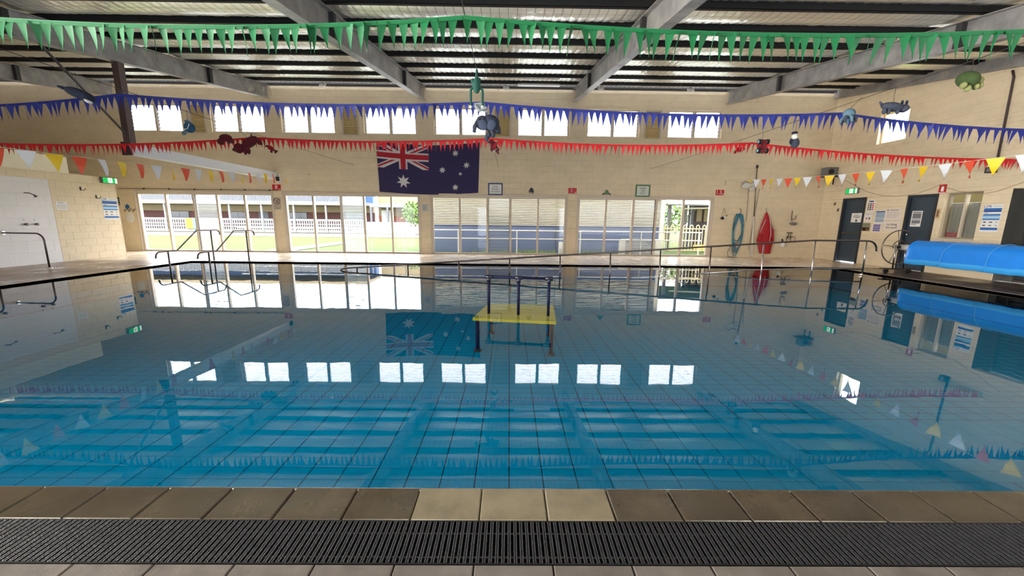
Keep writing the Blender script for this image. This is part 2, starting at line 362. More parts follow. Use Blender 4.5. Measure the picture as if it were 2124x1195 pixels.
# ------------------------------------------------------------------ pool basin and water
ZF = ZW-0.556
pb = bpy.data.objects.new('pool_basin', None); COL.objects.link(pb); pb['kind'] = 'structure'; pb.location = (0, 6, ZF)
b = MB(); b.box(PX0-.1, PX1+.1, PY0-.1, PY1+.1, ZF-0.1, ZF-0.006); b.build('grout_bed', pool_grout, pb)
b = MB(); b.box(PX0-.1, PX0, PY0, PY1, ZF, -0.03); b.box(PX1, PX1+.1, PY0, PY1, ZF, -0.03); b.box(PX0, PX1, PY1, PY1+.1, ZF, -0.03); b.box(PX0, PX1, PY0-.1, PY0, ZF, -0.013); b.build('basin_wall', pool_wall_m, pb)
tx, ty = 0.25, 0.130
tm = tile_mesh('pool_floor_tile', tx-0.008, ty-0.006, pool_tile, h=0.006, e=0.001)
cells = []
for i in range(-38, 39):
    for j in range(0, 74):
        x, y = 0.016+tx*(i+.5), PY0+0.06+ty*(j+.5)
        if PX0 < x-tx/2 and x+tx/2 < PX1 and y+ty/2 < PY1: cells.append((x, y))
def pix(p):
    d = V(p)-V((0, 0, CAMH)); z = d.dot(_fw); return (1062+FPX*d.dot(_rt)/z, 597.5-FPX*d.dot(_up)/z, z)
big = sorted([c for c in cells if inview((c[0], c[1], ZF)) and pix((c[0], c[1], ZF))[1] < 1030], key=lambda c: pix((c[0], c[1], ZF))[2])[:300]
bs = set(big); rest = MB()
for c in cells:
    if c in bs: inst('floor_tile', tm, pb, (c[0], c[1], ZF))
    else: rest.add([(c[0]-tx/2+.004, c[1]-ty/2+.003, ZF), (c[0]+tx/2-.004, c[1]-ty/2+.003, ZF), (c[0]+tx/2-.004, c[1]+ty/2-.003, ZF), (c[0]-tx/2+.004, c[1]+ty/2-.003, ZF)], [(0, 1, 2, 3)])
rest.build('floor_tiling', pool_tile, pb)['kind'] = 'stuff'
def water_mat():
    M = bpy.data.materials.new('pool_water'); M.use_nodes = True; nt = M.node_tree; nt.nodes.clear()
    out = nt.nodes.new('ShaderNodeOutputMaterial'); tr = nt.nodes.new('ShaderNodeBsdfTransparent'); gl = nt.nodes.new('ShaderNodeBsdfGlossy')
    tr.inputs[0].default_value = (0.85, 0.95, 0.98, 1); gl.inputs['Roughness'].default_value = 0.0
    fr = schlick(nt, 0.08)
    geo = nt.nodes.new('ShaderNodeNewGeometry'); n = nt.nodes.new('ShaderNodeTexNoise'); n.inputs['Scale'].default_value = 1.6; n.inputs['Detail'].default_value = 3
    nt.links.new(geo.outputs['Position'], n.inputs['Vector'])
    bp = nt.nodes.new('ShaderNodeBump'); bp.inputs['Strength'].default_value = 0.035; bp.inputs['Distance'].default_value = 0.02
    nt.links.new(n.outputs['Fac'], bp.inputs['Height']); nt.links.new(bp.outputs['Normal'], gl.inputs['Normal'])
    mx = nt.nodes.new('ShaderNodeMixShader'); nt.links.new(fr.outputs[0], mx.inputs[0]); nt.links.new(tr.outputs[0], mx.inputs[1]); nt.links.new(gl.outputs[0], mx.inputs[2]); nt.links.new(mx.outputs[0], out.inputs[0])
    return M
b = MB(); b.add([(PX0, PY0-0.004, ZW), (PX1, PY0-0.004, ZW), (PX1, PY1, ZW), (PX0, PY1, ZW)], [(0, 1, 2, 3)])
o = b.build('pool_water', water_mat()); tag(o, 'still clear blue water filling the swimming pool', 'water'); o['kind'] = 'stuff'

# ------------------------------------------------------------------ ceiling: foil, purlins, rafters
ce = struct('ceiling', (0, 7, 5))
cx, cy = 0.15, 0.30; nx, ny, sx_, sy_ = 205, 54, 3, 4
X0, Y0 = -19.25, -2.2
gx = np.linspace(0, nx*cx, nx*sx_+1); gy = np.linspace(0, ny*cy, ny*sy_+1)
GX, GY = np.meshgrid(gx, gy, indexing='ij')
am = rng.uniform(0.006, 0.015, (nx+1, ny+1)); ai = am[np.minimum((GX/cx).astype(int), nx), np.minimum((GY/cy).astype(int), ny)]
pil = np.abs(np.sin(math.pi*GX/cx))**0.7*np.abs(np.sin(math.pi*GY/cy))**0.7*ai
PUR = [14.12, 13.4, 12.33, 11.15, 9.98, 8.83, 7.78, 6.72, 5.62, 4.5, 3.4, 2.3, 1.2, 0.1, -1.0]
YY = Y0+GY
def sag(Y):
    p = np.array(sorted(PUR))-0.034; k = np.clip(np.searchsorted(p, Y)-1, 0, len(p)-2); t = np.clip((Y-p[k])/(p[k+1]-p[k]), 0, 1)
    return 0.115*np.sin(math.pi*t)**0.7
ZZ = 5.76+0.155-0.156*(D-YY) - sag(YY) - pil - 0.005*rng.random(GX.shape)*(pil > 0.002)
vs = np.stack([X0+GX, YY, ZZ], -1).reshape(-1, 3); A, B = GX.shape
idx = np.arange(A*B).reshape(A, B); fs = np.stack([idx[:-1, :-1], idx[:-1, 1:], idx[1:, 1:], idx[1:, :-1]], -1).reshape(-1, 4)
me = bpy.data.meshes.new('foil_blanket'); me.from_pydata((vs-np.array(wloc(ce))).tolist(), [], fs.tolist()); me.materials.append(foil); me.polygons.foreach_set('use_smooth', [True]*len(fs))
o = bpy.data.objects.new('foil_blanket', me); COL.objects.link(o); o.parent = ce
b = MB()
zf = lambda Y: 5.76+0.155-0.156*(D-Y)-float(sag(np.array([Y]))[0])-0.004
for i in range(nx+1):
    x = X0+i*cx; ys = np.linspace(Y0, Y0+ny*cy, ny*4+1); n_ = len(ys)
    b.add([(x+d, float(y), zf(y)) for y in ys for d in (-.003, .003)], [(2*k, 2*k+1, 2*k+3, 2*k+2) for k in range(n_-1)])
for j in range(ny+1):
    y = Y0+j*cy
    b.add([(X0, y-.002, zf(y)), (X0+nx*cx, y-.002, zf(y)), (X0+nx*cx, y+.002, zf(y)), (X0, y+.002, zf(y))], [(0, 1, 2, 3)])
b.build('wire_mesh', wire_m, ce)['kind'] = 'stuff'
for Y in PUR:
    b = MB(); z = roof_p(Y); x0, x1 = -19.3, XR
    b.box(x0, x1, Y-0.068, Y-0.062, z, z+0.15); b.box(x0, x1, Y-0.068, Y, z, z+0.006); b.box(x0, x1, Y-0.008, Y, z, z+0.02)
    b.build('purlin', purlin_m, ce)
b = MB(); b.box(-19.3, XR, D-0.012, D, roof_p(D)-0.02, 6.0); b.build('eave_plate', purlin_m, ce)
for X in (-13.68, -8.38, -3.0, 2.24, 7.58):
    b = MB()
    def slab(xa, xb, d0, d1):
        ya, yb = -2.2, D
        P = [(x, y, roof_b(y)+d) for x in (xa, xb) for y in (ya, yb) for d in (d0, d1)]
        b.add(P, [(0, 1, 3, 2), (4, 6, 7, 5), (0, 4, 5, 1), (2, 3, 7, 6), (0, 2, 6, 4), (1, 5, 7, 3)])
    slab(X-0.09, X+0.09, 0, 0.014); slab(X-0.09, X+0.09, 0.415, 0.43); slab(X-0.005, X+0.005, 0.014, 0.415)
    rf = b.build('rafter', rafter_m, ce)
    for Y in (2.5, 7.0, 11.5):
        b = MB(); z = roof_b(Y)
        b.box(X-0.088, X+0.088, Y-0.05, Y+0.05, z+0.014, z+0.412); b.build('stiffener', stiff_m, rf)
b = MB()
for (d0, d1, xa, xb) in ((0.0, 0.02, XR-0.16, XR), (0.02, 0.24, XR-0.16, XR-0.15)):
    P = [(x, y, roof_p(y)-0.2+d) for x in (xa, xb) for y in (-2.2, D) for d in (d0, d1)]
    b.add(P, [(0, 1, 3, 2), (4, 6, 7, 5), (0, 4, 5, 1), (2, 3, 7, 6), (0, 2, 6, 4), (1, 5, 7, 3)])
b.build('rake_channel', rafter_m, ce)
# hanging post, brace and white beam on the left
ps = thing('hanging_post', 'brown steel post hanging from the left roof beam with a diagonal brace', 'post', (-8.38, 8.9, 2.86))
b = MB(); b.box(-8.45, -8.31, 8.83, 8.97, 2.86, roof_b(8.9)); b.build('post', post_m, ps)
b = MB(); b.tube([(-8.38, 8.86, 3.02), (-8.38, 7.5, roof_b(7.5))], 0.022, 8); b.build('brace', chrome_d, ps)
wb = thing('white_box_beam', 'long white box beam running from the brown post to the far wall', 'beam', (-8.42, 11.5, 2.6))
b = MB(); b.box(-8.52, -8.32, 8.86, D, 2.62, 2.86); b.build('casing', white_beam_m, wb)
b = MB(); b.box(-8.53, -8.31, 8.835, 8.86, 2.6, 2.88); b.build('end_cap', mat('dark_end_cap', (60, 44, 46), 0.6), wb)
b = MB(); b.box(-8.3, -8.24, D-0.12, D, 2.56, 2.7); b.build('bracket', black, wb)

# ------------------------------------------------------------------ windows in the far wall
def louvres(parent, fr, u0, u1, v0, v1, nb, tilt=0.45, M=louvre_m, dn=-0.09, ends=True, ov=0.56):
    h = (v1-v0)/nb
    b = MB(); t = 0.006 if M is not vent_m else 0.004; hh = h*ov
    c, s = math.cos(tilt), math.sin(tilt); P = []
    for x in (0, 1):
        for (a, e) in ((-hh, -t), (hh, -t), (hh, t), (-hh, t)):
            P.append((x*(u1-u0), a*s - e*c, a*c + e*s))
    b.add(P, [(0, 3, 2, 1), (4, 5, 6, 7), (0, 1, 5, 4), (2, 3, 7, 6)]); b.add(P, [(1, 2, 6, 5), (3, 0, 4, 7)], 1); me = b.mesh('louvre_blade', [M, M if M is vent_m else mat('glass_edge', (120, 128, 130), .5)])
    for i in range(nb):
        inst('louvre_blade', me, parent, fp(fr, u0, v0+h*(i+.5), dn))
    if ends:
        for u in (u0-0.012, u1+0.0):
            b = MB(); b.fbox(fr, u, u+0.012, v0, v1, dn-0.03, dn+0.035)
            for i in range(nb):
                z = v0+h*(i+.5); b.prism(sub(fr, u+0.002, z, dn), [(0, -h*.3), (0.014 if u < (u0+u1)/2 else -0.012, h*.1), (0, h*.45)], -0.02, 0.03)
            b.build('louvre_track', clip_m, parent)
wn = 0
for (a, c) in LOW:
    wn += 1; W = struct('window_%d' % wn, ((a+c)/2, D+0.1, 0)); z1 = 2.147; f = 0.075
    b = MB(); n0, n1 = -0.14, -0.03
    b.fbox(FAR, a, a+f, 0, z1, n0, n1); b.fbox(FAR, c-f, c, 0, z1, n0, n1); b.fbox(FAR, a+f, c-f, z1-0.085, z1, n0, n1); b.build('window_frame', alu, W)
    b = MB(); b.fbox(FAR, a, c, 0.0, 0.06, -0.17, -0.01); b.build('sill', alu_d, W)
    b = MB(); b.fbox(FAR, a-0.03, c+0.03, z1-0.004, z1+0.045, -0.1, 0.022); b.fbox(FAR, a-0.035, a+0.004, 0, z1, -0.1, 0.02); b.fbox(FAR, c-0.004, c+0.035, 0, z1, -0.1, 0.02); b.build('architrave', alu, W)
    pw, lw, mw = 0.932, 0.78, 0.0
    mw = (c-a-2*f-4*pw-lw)/4; x = a+f
    for k in range(5):
        wd = lw if k == 2 else pw
        if k == 2: louvres(W, FAR, x+0.012, x+wd-0.012, 0.06, z1-0.085, 18, 0.4, louvre_lo)
        else:
            b = MB(); b.fbox(FAR, x, x+wd, 0.06, z1-0.085, -0.092, -0.086); b.build('pane', pane_m, W)
        x += wd
        if k < 4:
            b = MB(); b.fbox(FAR, x, x+mw, 0.06, z1-0.085, n0, n1); b.build('mullion', alu, W); x += mw
for (a, c) in HIGH:
    wn += 1; W = struct('window_%d' % wn, ((a+c)/2, D+0.1, 4.2)); f = 0.045; n0, n1 = -0.16, -0.05
    b = MB(); b.fbox(FAR, a, a+f, 4.2, 5.115, n0, n1); b.fbox(FAR, c-f, c, 4.2, 5.115, n0, n1); b.fbox(FAR, a+f, c-f, 5.07, 5.115, n0, n1); b.fbox(FAR, a+f, c-f, 4.2, 4.235, n0, n1); b.build('window_frame', alu, W)
    mid = (a+c)/2; b = MB(); b.fbox(FAR, mid-0.04, mid+0.04, 4.235, 5.07, n0, n1); b.build('mullion', alu, W)
    for u0, u1 in ((a+f, mid-0.04), (mid+0.04, c-f)): louvres(W, FAR, u0+0.012, u1-0.012, 4.235, 5.07, 7, 0.5, louvre_m, -0.105)
for i, (a, c) in enumerate(VENT):
    W = thing('wall_vent', 'yellowish louvred wall vent between the high windows, ' + ['leftmost of four', 'second of four from the left', 'third of four, right of the hanging elephant', 'rightmost of four'][i], 'vent', ((a+c)/2, D+.1, 4.15), 'louvred vents between the high windows')
    b = MB(); b.fbox(FAR, a, a+.05, 4.15, 5.115, -.18, .012); b.fbox(FAR, c-.05, c, 4.15, 5.115, -.18, .012); b.fbox(FAR, a+.05, c-.05, 5.06, 5.115, -.18, .012); b.fbox(FAR, a+.05, c-.05, 4.15, 4.18, -.18, .012); b.build('vent_frame', alu, W)
    louvres(W, FAR, a+.05, c-.05, 4.18, 5.06, 11, -0.75, vent_m, -0.09, False, 0.5)
    b = MB(); b.fbox(FAR, a+.02, c-.02, 4.17, 5.08, -.185, -.178); b.build('gap_backing', mat('olive_vent_backing', (132, 106, 56), 0.6), W)  # solid sheet added to keep the sky out and darken the gaps

# ------------------------------------------------------------------ doors, window and shutter in the right wall  (u = -Y)
def rdoor(idx, u0, u1, z1, label_bar):
    d = struct('door_%d' % idx, (XR, -(u0+u1)/2, 0)); f = 0.06
    b = MB(); b.fbox(RIGHT, u0, u0+f, 0, z1, -0.17, 0.02); b.fbox(RIGHT, u1-f, u1, 0, z1, -0.17, 0.02); b.fbox(RIGHT, u0+f, u1-f, z1-f, z1, -0.17, 0.02); b.build('door_frame', door_f, d)
    b = MB(); b.fbox(RIGHT, u0+f, u1-f, 0.025 if label_bar else 0.0, z1-f, -0.11, -0.065); lf = b.build('door_leaf', door_m, d)
    if label_bar:
        b = MB(); b.tube([fp(RIGHT, u0+.13, 0.97, -0.02), fp(RIGHT, u1-.1, 0.97, -0.02)], 0.016, 8)
        for u in (u0+.14, u1-.12): b.fbox(RIGHT, u-.02, u+.03, .93, 1.01, -.065, -.015)
        b.build('push_bar', chrome_d, lf)
        b = MB(); b.fbox(RIGHT, u0+.1, u0+.115, .04, .96, -.066, -.05); b.build('bolt_rod', chrome_d, lf)
    else:
        b = MB(); b.ell(fp(RIGHT, u0+.13, 1.0, -.02), (.03, .03, .03)); b.tube([fp(RIGHT, u0+.13, 1.0, -.065), fp(RIGHT, u0+.13, 1.0, -.02)], .012); b.build('door_handle', chrome, lf, True)
    return d
rdoor(1, -13.28, -12.41, 2.125, True); rdoor(2, -11.12, -10.33, 2.1, False)
W = struct('window_%d' % (wn+1), (XR, 9.76, .925)); u0, u1, z0, z1 = -10.16, -9.365, .925, 2.1
b = MB()
for q in ((u0, u0+.05, z0, z1), (u1-.04, u1, z0, z1), (u0+.05, u1-.04, z1-.05, z1), (u0+.05, u1-.04, z0, z0+.05)): b.fbox(RIGHT, *q, -.15, -.08)
b.build('window_frame', mat('bronze_window_frame', (150, 138, 118), .5), W)
b = MB(); um = (u0+u1)/2; b.fbox(RIGHT, um-.022, um+.022, z0+.05, z1-.05, -.15, -.07); b.build('mullion', alu, W)
for q in ((u0+.05, um-.022), (um+.022, u1-.04)): b = MB(); b.fbox(RIGHT, *q, z0+.05, z1-.05, -.125, -.119); b.build('pane', glass('office_glass', (.8, .8, .76), 1.5), W)
b = MB(); b.fbox(RIGHT, u0-.01, u1+.01, z0-.03, z0+.012, -.1, .03); b.build('sill', alu, W)
cu = thing('lace_curtain', 'white lace curtain hanging behind the small office window', 'curtain', (XR+.25, 9.76, .96))
b = MB(); N = 40
for i in range(N):
    ua, ub = u0+.02+(u1-u0-.1)*i/N, u0+.02+(u1-u0-.1)*(i+1)/N
    za = 0.02*math.sin(i*1.3); zb = .02*math.sin((i+1)*1.3)
    b.add([fp(RIGHT, ua, .98, -.2+za), fp(RIGHT, ub, .98, -.2+zb), fp(RIGHT, ub, 1.82+.02*(i % 2), -.2+zb), fp(RIGHT, ua, 1.82+.02*((i+1) % 2), -.2+za)], [(0, 1, 2, 3)])
b.build('curtain_fabric', mat('grey_lace', (170, 168, 168), .8, var=.2, vscale=60), cu, True)
b = MB(); b.tube([fp(RIGHT, u0-.02, 1.84, -.2), fp(RIGHT, u1+.02, 1.84, -.2)], .006); b.build('curtain_wire', white, cu)
o = MB().fbox(RIGHT, u0+.06, u0+.36, .975, 1.09, -.165, -.13).build('pink_box', mat('pink_plastic', (200, 70, 84), .5)); tag(o, 'small pink box on the sill behind the lace curtain', 'box')
b = MB(); b.fbox(RIGHT, u0-1.2, u1+1, 0, 2.6, -1.4, -1.35); o = b.build('wall_office', mat('olive_office_wall', (98, 92, 62), .8)); o['kind'] = 'structure'
# high window
W = struct('window_%d' % (wn+2), (XR, 12, 3.715)); b = MB(); u0, u1, z0, z1 = -12.41, -11.54, 3.715, 4.615
for q in ((u0, u0+.05, z0, z1), (u1-.05, u1, z0, z1), (u0+.05, u1-.05, z1-.045, z1), (u0+.05, u1-.05, z0, z0+.04)): b.fbox(RIGHT, *q, -.19, -.1)
b.build('window_frame', mat('yellowed_frame', (232, 212, 160), .5), W)
louvres_R = None
b = MB(); b.fbox(RIGHT, u0+.05, u1-.05, z0+.04, z1-.045, -.15, -.144); b.build('pane', pane_m, W)
# roller shutter
sh = struct('door_3', (XR+.2, 7.2, 0)); b = MB(); b.fbox(RIGHT, -8.83, -8.62, 0, 2.12, -.32, -.2); b.fbox(RIGHT, -5.8, -5.6, 0, 2.12, -.32, -.2); b.fbox(RIGHT, -8.82, -8.817, 0, 2.115, -.3, 0.002); b.build('shutter_reveal', reveal_m, sh)
sl = MB(); n = 10; prof = [(0.0, -.012), (.02, -.002), (.055, .0), (.085, -.008), (.092, -.02)]
P = [fp(RIGHT, u, z, -.24+d) for u in (-8.64, -5.78) for z, d in prof]
sl.add(P, [(i, i+1, i+6, i+5) for i in range(4)])
sm = sl.mesh('shutter_slat', shutter_m, fp(RIGHT, -7.2, 0, -.24))
for i in range(23): inst('shutter_slat', sm, sh, fp(RIGHT, -7.2, .05+i*.09, -.24))
b = MB(); b.fbox(RIGHT, -8.64, -5.78, 0, .05, -.26, -.22); b.build('bottom_rail', chrome_d, sh)
b = MB(); b.fbox(RIGHT, -8.9, -5.5, 0, 2.2, -.4, -.38); b.build('shutter_backing', black, sh)

# ------------------------------------------------------------------ outdoors
grass_m = mat('sunny_lawn', (72, 94, 6), .9, var=.3, vscale=3, c2=(62, 84, 6), bump=.6, bscale=80)
path_m = mat('pale_path', (96, 90, 82), .8, var=.1)
b = MB(); b.box(-70, 40, D+.19, 90, -.3, -.04); o = b.build('ground_lawn', grass_m); o['kind'] = 'structure'
b = MB(); b.box(-30, 10, D+.19, 15.1, -.04, -.02); b.add([(-9.8, 15.1, -.02), (-8.6, 15.1, -.02), (-8.3, 22, -.02), (-9.3, 22, -.02)], [(0, 1, 2, 3)]); b.box(-60, -2, 27.2, 32.6, -.04, -.02); o = b.build('ground_path', path_m); o['kind'] = 'structure'
b = MB(); b.box(XR+.19, 40, -20, D+.19, -.3, -.03); o = b.build('ground_side', path_m); o['kind'] = 'structure'
wh_o = mat('white_exterior_paint', (122, 122, 122), .6); navy_o = mat('slate_blue_cladding', (62, 72, 98), .6); brick_o = mat('pink_brick', (92, 56, 53), .8, var=.1, vscale=6)
cream_o = mat('cream_exterior', (146, 130, 100), .7); dark_o = mat('dark_window_glass', (58, 62, 70), .2); or_o = mat('orange_render', (150, 86, 60), .7); sky_o = mat('sky_reflection_blue', (70, 104, 152), .5); grey_o = mat('grey_exterior_steel', (92, 94, 100), .6)  # sky_o: blue puts sky reflected in glass into the upper wall
# left two storey building with verandahs
bl = thing('school_building', 'pink brick building with white verandah balustrades across the lawn', 'building', (-27, 34, 0))
b = MB(); b.box(-60, -12.5, 36, 36.3, 0, 1.75); b.build('brick_wall', brick_o, bl)
b = MB(); b.box(-60, -12.5, 35.7, 36.3, 1.75, 2.32); b.box(-60, -12.5, 33, 36, 2.28, 2.32); b.build('soffit', cream_o, bl)
b = MB(); b.box(-60, -12.4, 32.8, 36.3, 2.32, 2.6); b.build('floor_slab', wh_o, bl)
b = MB(); b.box(-60, -12.4, 35.5, 36.3, 2.6, 4.07); b.build('upper_wall', sky_o, bl)
b = MB(); b.box(-60, -12.3, 32.6, 36.5, 4.07, 4.32); b.build('fascia', cream_o, bl)
for i in range(16):
    x = -56+i*2.7
    b = MB(); b.box(x-.06, x+.06, 32.9, 33.02, 0, 2.32); b.build('verandah_post', wh_o, bl)
    if i % 2: wx = b = MB().box(x+.4, x+2.2, 35.94, 36.0, .9, 1.7); b.build('window', dark_o, bl); b = MB(); b.box(x+1.27, x+1.33, 35.93, 35.94, .9, 1.7); b.build('mullion', wh_o, bl)
    elif i % 3 == 0: b = MB(); b.box(x+.5, x+1.4, 35.94, 36, 0, 1.72); b.build('door', grey_o, bl)
# breeze-block balustrade: rows of small openings
b = MB()
for z0, z1 in ((0, .22), (.42, .5), (.66, .74), (.98, 1.1)): b.box(-60, -12.4, 32.95, 33.02, z0, z1)
b.box(-60, -12.4, 32.93, 33.0, 1.1, 1.14)
x = -60
while x < -12.4:
    b.box(x, x+.09, 32.96, 33.01, 0, 1.1); x += .19
b.build('balustrade', wh_o, bl)
b = MB(); b.box(-60, -12.4, 32.93, 33.0, 3.25, 3.31); x = -60
while x < -12.4: b.box(x, x+.07, 32.95, 32.99, 2.6, 3.25); x += .13
b.build('upper_balustrade', wh_o, bl)
nb = tag(MB().box(-26.7, -24.3, 32.85, 32.9, .25, 1.1).build('notice_board', mat('white_board_print', (240, 240, 244), .5)), 'white notice board with yellow and blue stripes on the far balustrade', 'notice board')
MB().box(-27.3, -26.72, 32.85, 32.9, .25, 1.1).build('board_stripe', f_ye, nb); MB().box(-26.72, -26.3, 32.84, 32.85, .25, 1.1).build('board_stripe', mat('cyan_print', (90, 190, 220), .6), nb)
for i, (x, z) in enumerate(((-25.6, .65), (-25.6, .4), (-24.8, .5), (-25.0, .95))): MB().prism((V((x, 32.85, z)), V((1, 0, 0)), V((0, 0, 1)), V((0, -1, 0))), circ(0, 0, .13, 12), 0, .01).build('board_dot', (brn_i, brn_i, f_ye, f_or)[i], nb)
# cream and orange building further right
b2 = thing('cream_building', 'cream and orange rendered building seen behind the second window', 'building', (-8, 34, 0))
b = MB(); b.box(-12.1, -3, 36, 36.3, 1.5, 4.2); b.build('upper_wall', cream_o, b2); b = MB(); b.box(-12.1, -3, 36, 36.3, 0, 1.5); b.build('lower_wall', or_o, b2)
b = MB(); b.box(-11.9, -3, 33.2, 36, 2.2, 2.5); b.build('awning', wh_o, b2)
for x in (-11.8, -10.4, -8.8, -7.9): b = MB(); b.box(x-.08, x+.08, 33.2, 33.36, 0, 2.2); b.build('awning_post', grey_o, b2)
b = MB(); b.box(-11.8, -10.7, 35.93, 36, .1, 2); b.build('door', white, b2)
b = MB(); b.box(-12.1, -5, 32.9, 33, 0, .95); o = b.build('low_wall', mat('pale_low_wall', (220, 222, 220), .8), b2)
b = MB(); b.box(-40, -5, 26.2, 26.3, -.02, .14); o = b.build('garden_kerb', mat('pinkish_kerb', (206, 176, 150), .8)); tag(o, 'low pinkish garden kerb along the far edge of the lawn', 'kerb')
def leafball(b, c, r, n, sz):
    for _ in range(n):
        a = rng.normal(size=3); a /= np.linalg.norm(a); p = V(c)+V(a*np.array(r)*rng.uniform(.6, 1.0)); d = V(rng.normal(size=3)).normalized(); e = d.orthogonal().normalized()
        b.add([p, p+d*sz*.5+e*sz*.22, p+d*sz, p+d*sz*.5-e*sz*.22], [(0, 1, 2, 3)])
leaf_m = mat('bright_leaf', (80, 108, 34), .7, var=.3, vscale=4); leaf_d = mat('dark_leaf', (70, 110, 50), .7, var=.3, vscale=4)
tr = thing('garden_tree', 'bright green leafy tree beside the cream building', 'tree', (-7.2, 31, 0))
b = MB(); leafball(b, (-7.4, 31, 1.7), (1.1, .9, 1.0), 500, .35); b.build('foliage', leaf_m, tr); b = MB(); b.tube([(-7.2, 31, 0), (-7.15, 31, 1.3)], .07); b.build('trunk', brn_i, tr)
# outdoor hand rails
wb_w = mat('white_rail_paint', (244, 244, 240), .5)
rl = thing('outdoor_handrail', 'white two-bar pipe handrail just outside the far windows', 'handrail', (-2, 15.1, 0))
for z in (.87, .55): b = MB(); b.tube([(-10.6, 15.1, z), (7.6, 15.1, z)], .022, 8); b.build('rail', wb_w, rl)
for x in (-10.3, -8.9, -5.4, -4.1, -2.0, .3, 2.8, 5.2, 7.5): b = MB(); b.tube([(x, 15.1, -.03), (x, 15.1, .87)], .024, 8); b.build('rail_post', wb_w, rl)
# weatherboard building
wb_m = mat('white_weatherboard', (236, 236, 232), .6); navy_b = mat('slate_blue_base', (122, 140, 186), .6)
bw_ = thing('weatherboard_building', 'white weatherboard building with slate blue base outside the right windows', 'building', (1.5, 15.8, 0))
b = MB(); b.box(-3.3, 6.25, 15.66, 15.9, -.04, 1.07); b.build('blue_base', navy_b, bw_)
z = 1.07
k = 0
while z < 2.4:
    P = [(x, y, zz) for x in (-3.3, 6.1) for y, zz in ((15.72, z+.012), (15.60, z), (15.60, z+.016), (15.70, z+.062), (15.72, z+.066))]
    b = MB(); b.add(P, [(i, (i+1) % 5, 5+(i+1) % 5, 5+i) for i in range(5)] + [(4, 3, 2, 1, 0), (5, 6, 7, 8, 9)]); b.build('weatherboard', wb_m, bw_); z += .066
b = MB(); b.box(-3.3, 6.25, 15.72, 15.9, 1.07, 2.45); b.build('board_backing', mat('grey_board_gap', (70, 70, 70), .8), bw_)
b = MB(); b.box(6.08, 6.25, 15.58, 15.9, -.04, 2.42); b.build('corner_post', wb_m, bw_)
b = MB(); b.add([(-4.1, 15.2, 2.42), (6.6, 15.2, 2.42), (6.6, 19, 3.6), (-4.1, 19, 3.6), (-4.1, 15.2, 2.34), (6.6, 15.2, 2.34), (6.6, 19, 3.5), (-4.1, 19, 3.5)], [(0, 1, 2, 3), (7, 6, 5, 4), (0, 4, 5, 1), (1, 5, 6, 2), (3, 2, 6, 7), (0, 3, 7, 4)]); b.build('roof', mat('grey_roof_sheet', (168, 172, 168), .6), bw_)
b = MB(); b.box(1.9, 1.93, 15.62, 15.66, -.03, 2.3); b.build('downpipe', wh_o, bw_)
# weeds at its foot
b = MB()
for _ in range(420):
    x = rng.choice([rng.uniform(.3, 1.9), rng.uniform(2.6, 5.0), rng.uniform(-1.5, 1.9)]); h = rng.uniform(.04, .16); y = rng.uniform(15.48, 15.6); dx = rng.normal()*.05
    b.add([(x-.008, y, -.04), (x+.008, y, -.04), (x+dx, y+rng.normal()*.02, h)], [(0, 1, 2)])
o = b.build('weed_tufts', mat('weed_green', (160, 190, 110), .8)); tag(o, 'wispy grass tufts along the foot of the weatherboard building', 'grass'); o['kind'] = 'stuff'
# lattice screen box
lt = thing('lattice_screen', 'low white lattice screen standing against the blue wall', 'screen', (5.3, 15.4, 0))
for x in (4.55, 6.0): b = MB(); b.box(x-.12, x+.12, 15.35, 15.45, -.04, .55); b.build('screen_post', wb_w, lt)
b = MB()
for i in range(26):
    for s in (-1, 1):
        x0 = 4.67+(i-8)*.075; pts = [(x0, 0), (x0+s*.55, .55)]
        (xa, za), (xb, zb) = pts
        lo, hi = 4.67, 5.88
        def cl(t): return xa+(xb-xa)*t
        t0, t1 = 0.0, 1.0
        if s > 0: t0 = max(0, (lo-xa)/(xb-xa)); t1 = min(1, (hi-xa)/(xb-xa))
        else: t0 = max(0, (hi-xa)/(xb-xa)); t1 = min(1, (lo-xa)/(xb-xa))
        if t1-t0 > .05: b.tube([(cl(t0), 15.4+.01*s, .55*t0), (cl(t1), 15.4+.01*s, .55*t1)], .009, 4)
b.build('lattice', wb_w, lt)['kind'] = 'stuff'
b = MB(); b.box(4.5, 6.1, 15.36, 15.44, .53, .58); b.build('top_rail', wb_w, lt)
MB().box(2.0, 2.22, 15.3, 15.5, -.04, .42).build('bollard', wb_w); o = bpy.data.objects['bollard']; tag(o, 'short white block post at the right end of the third window', 'post')
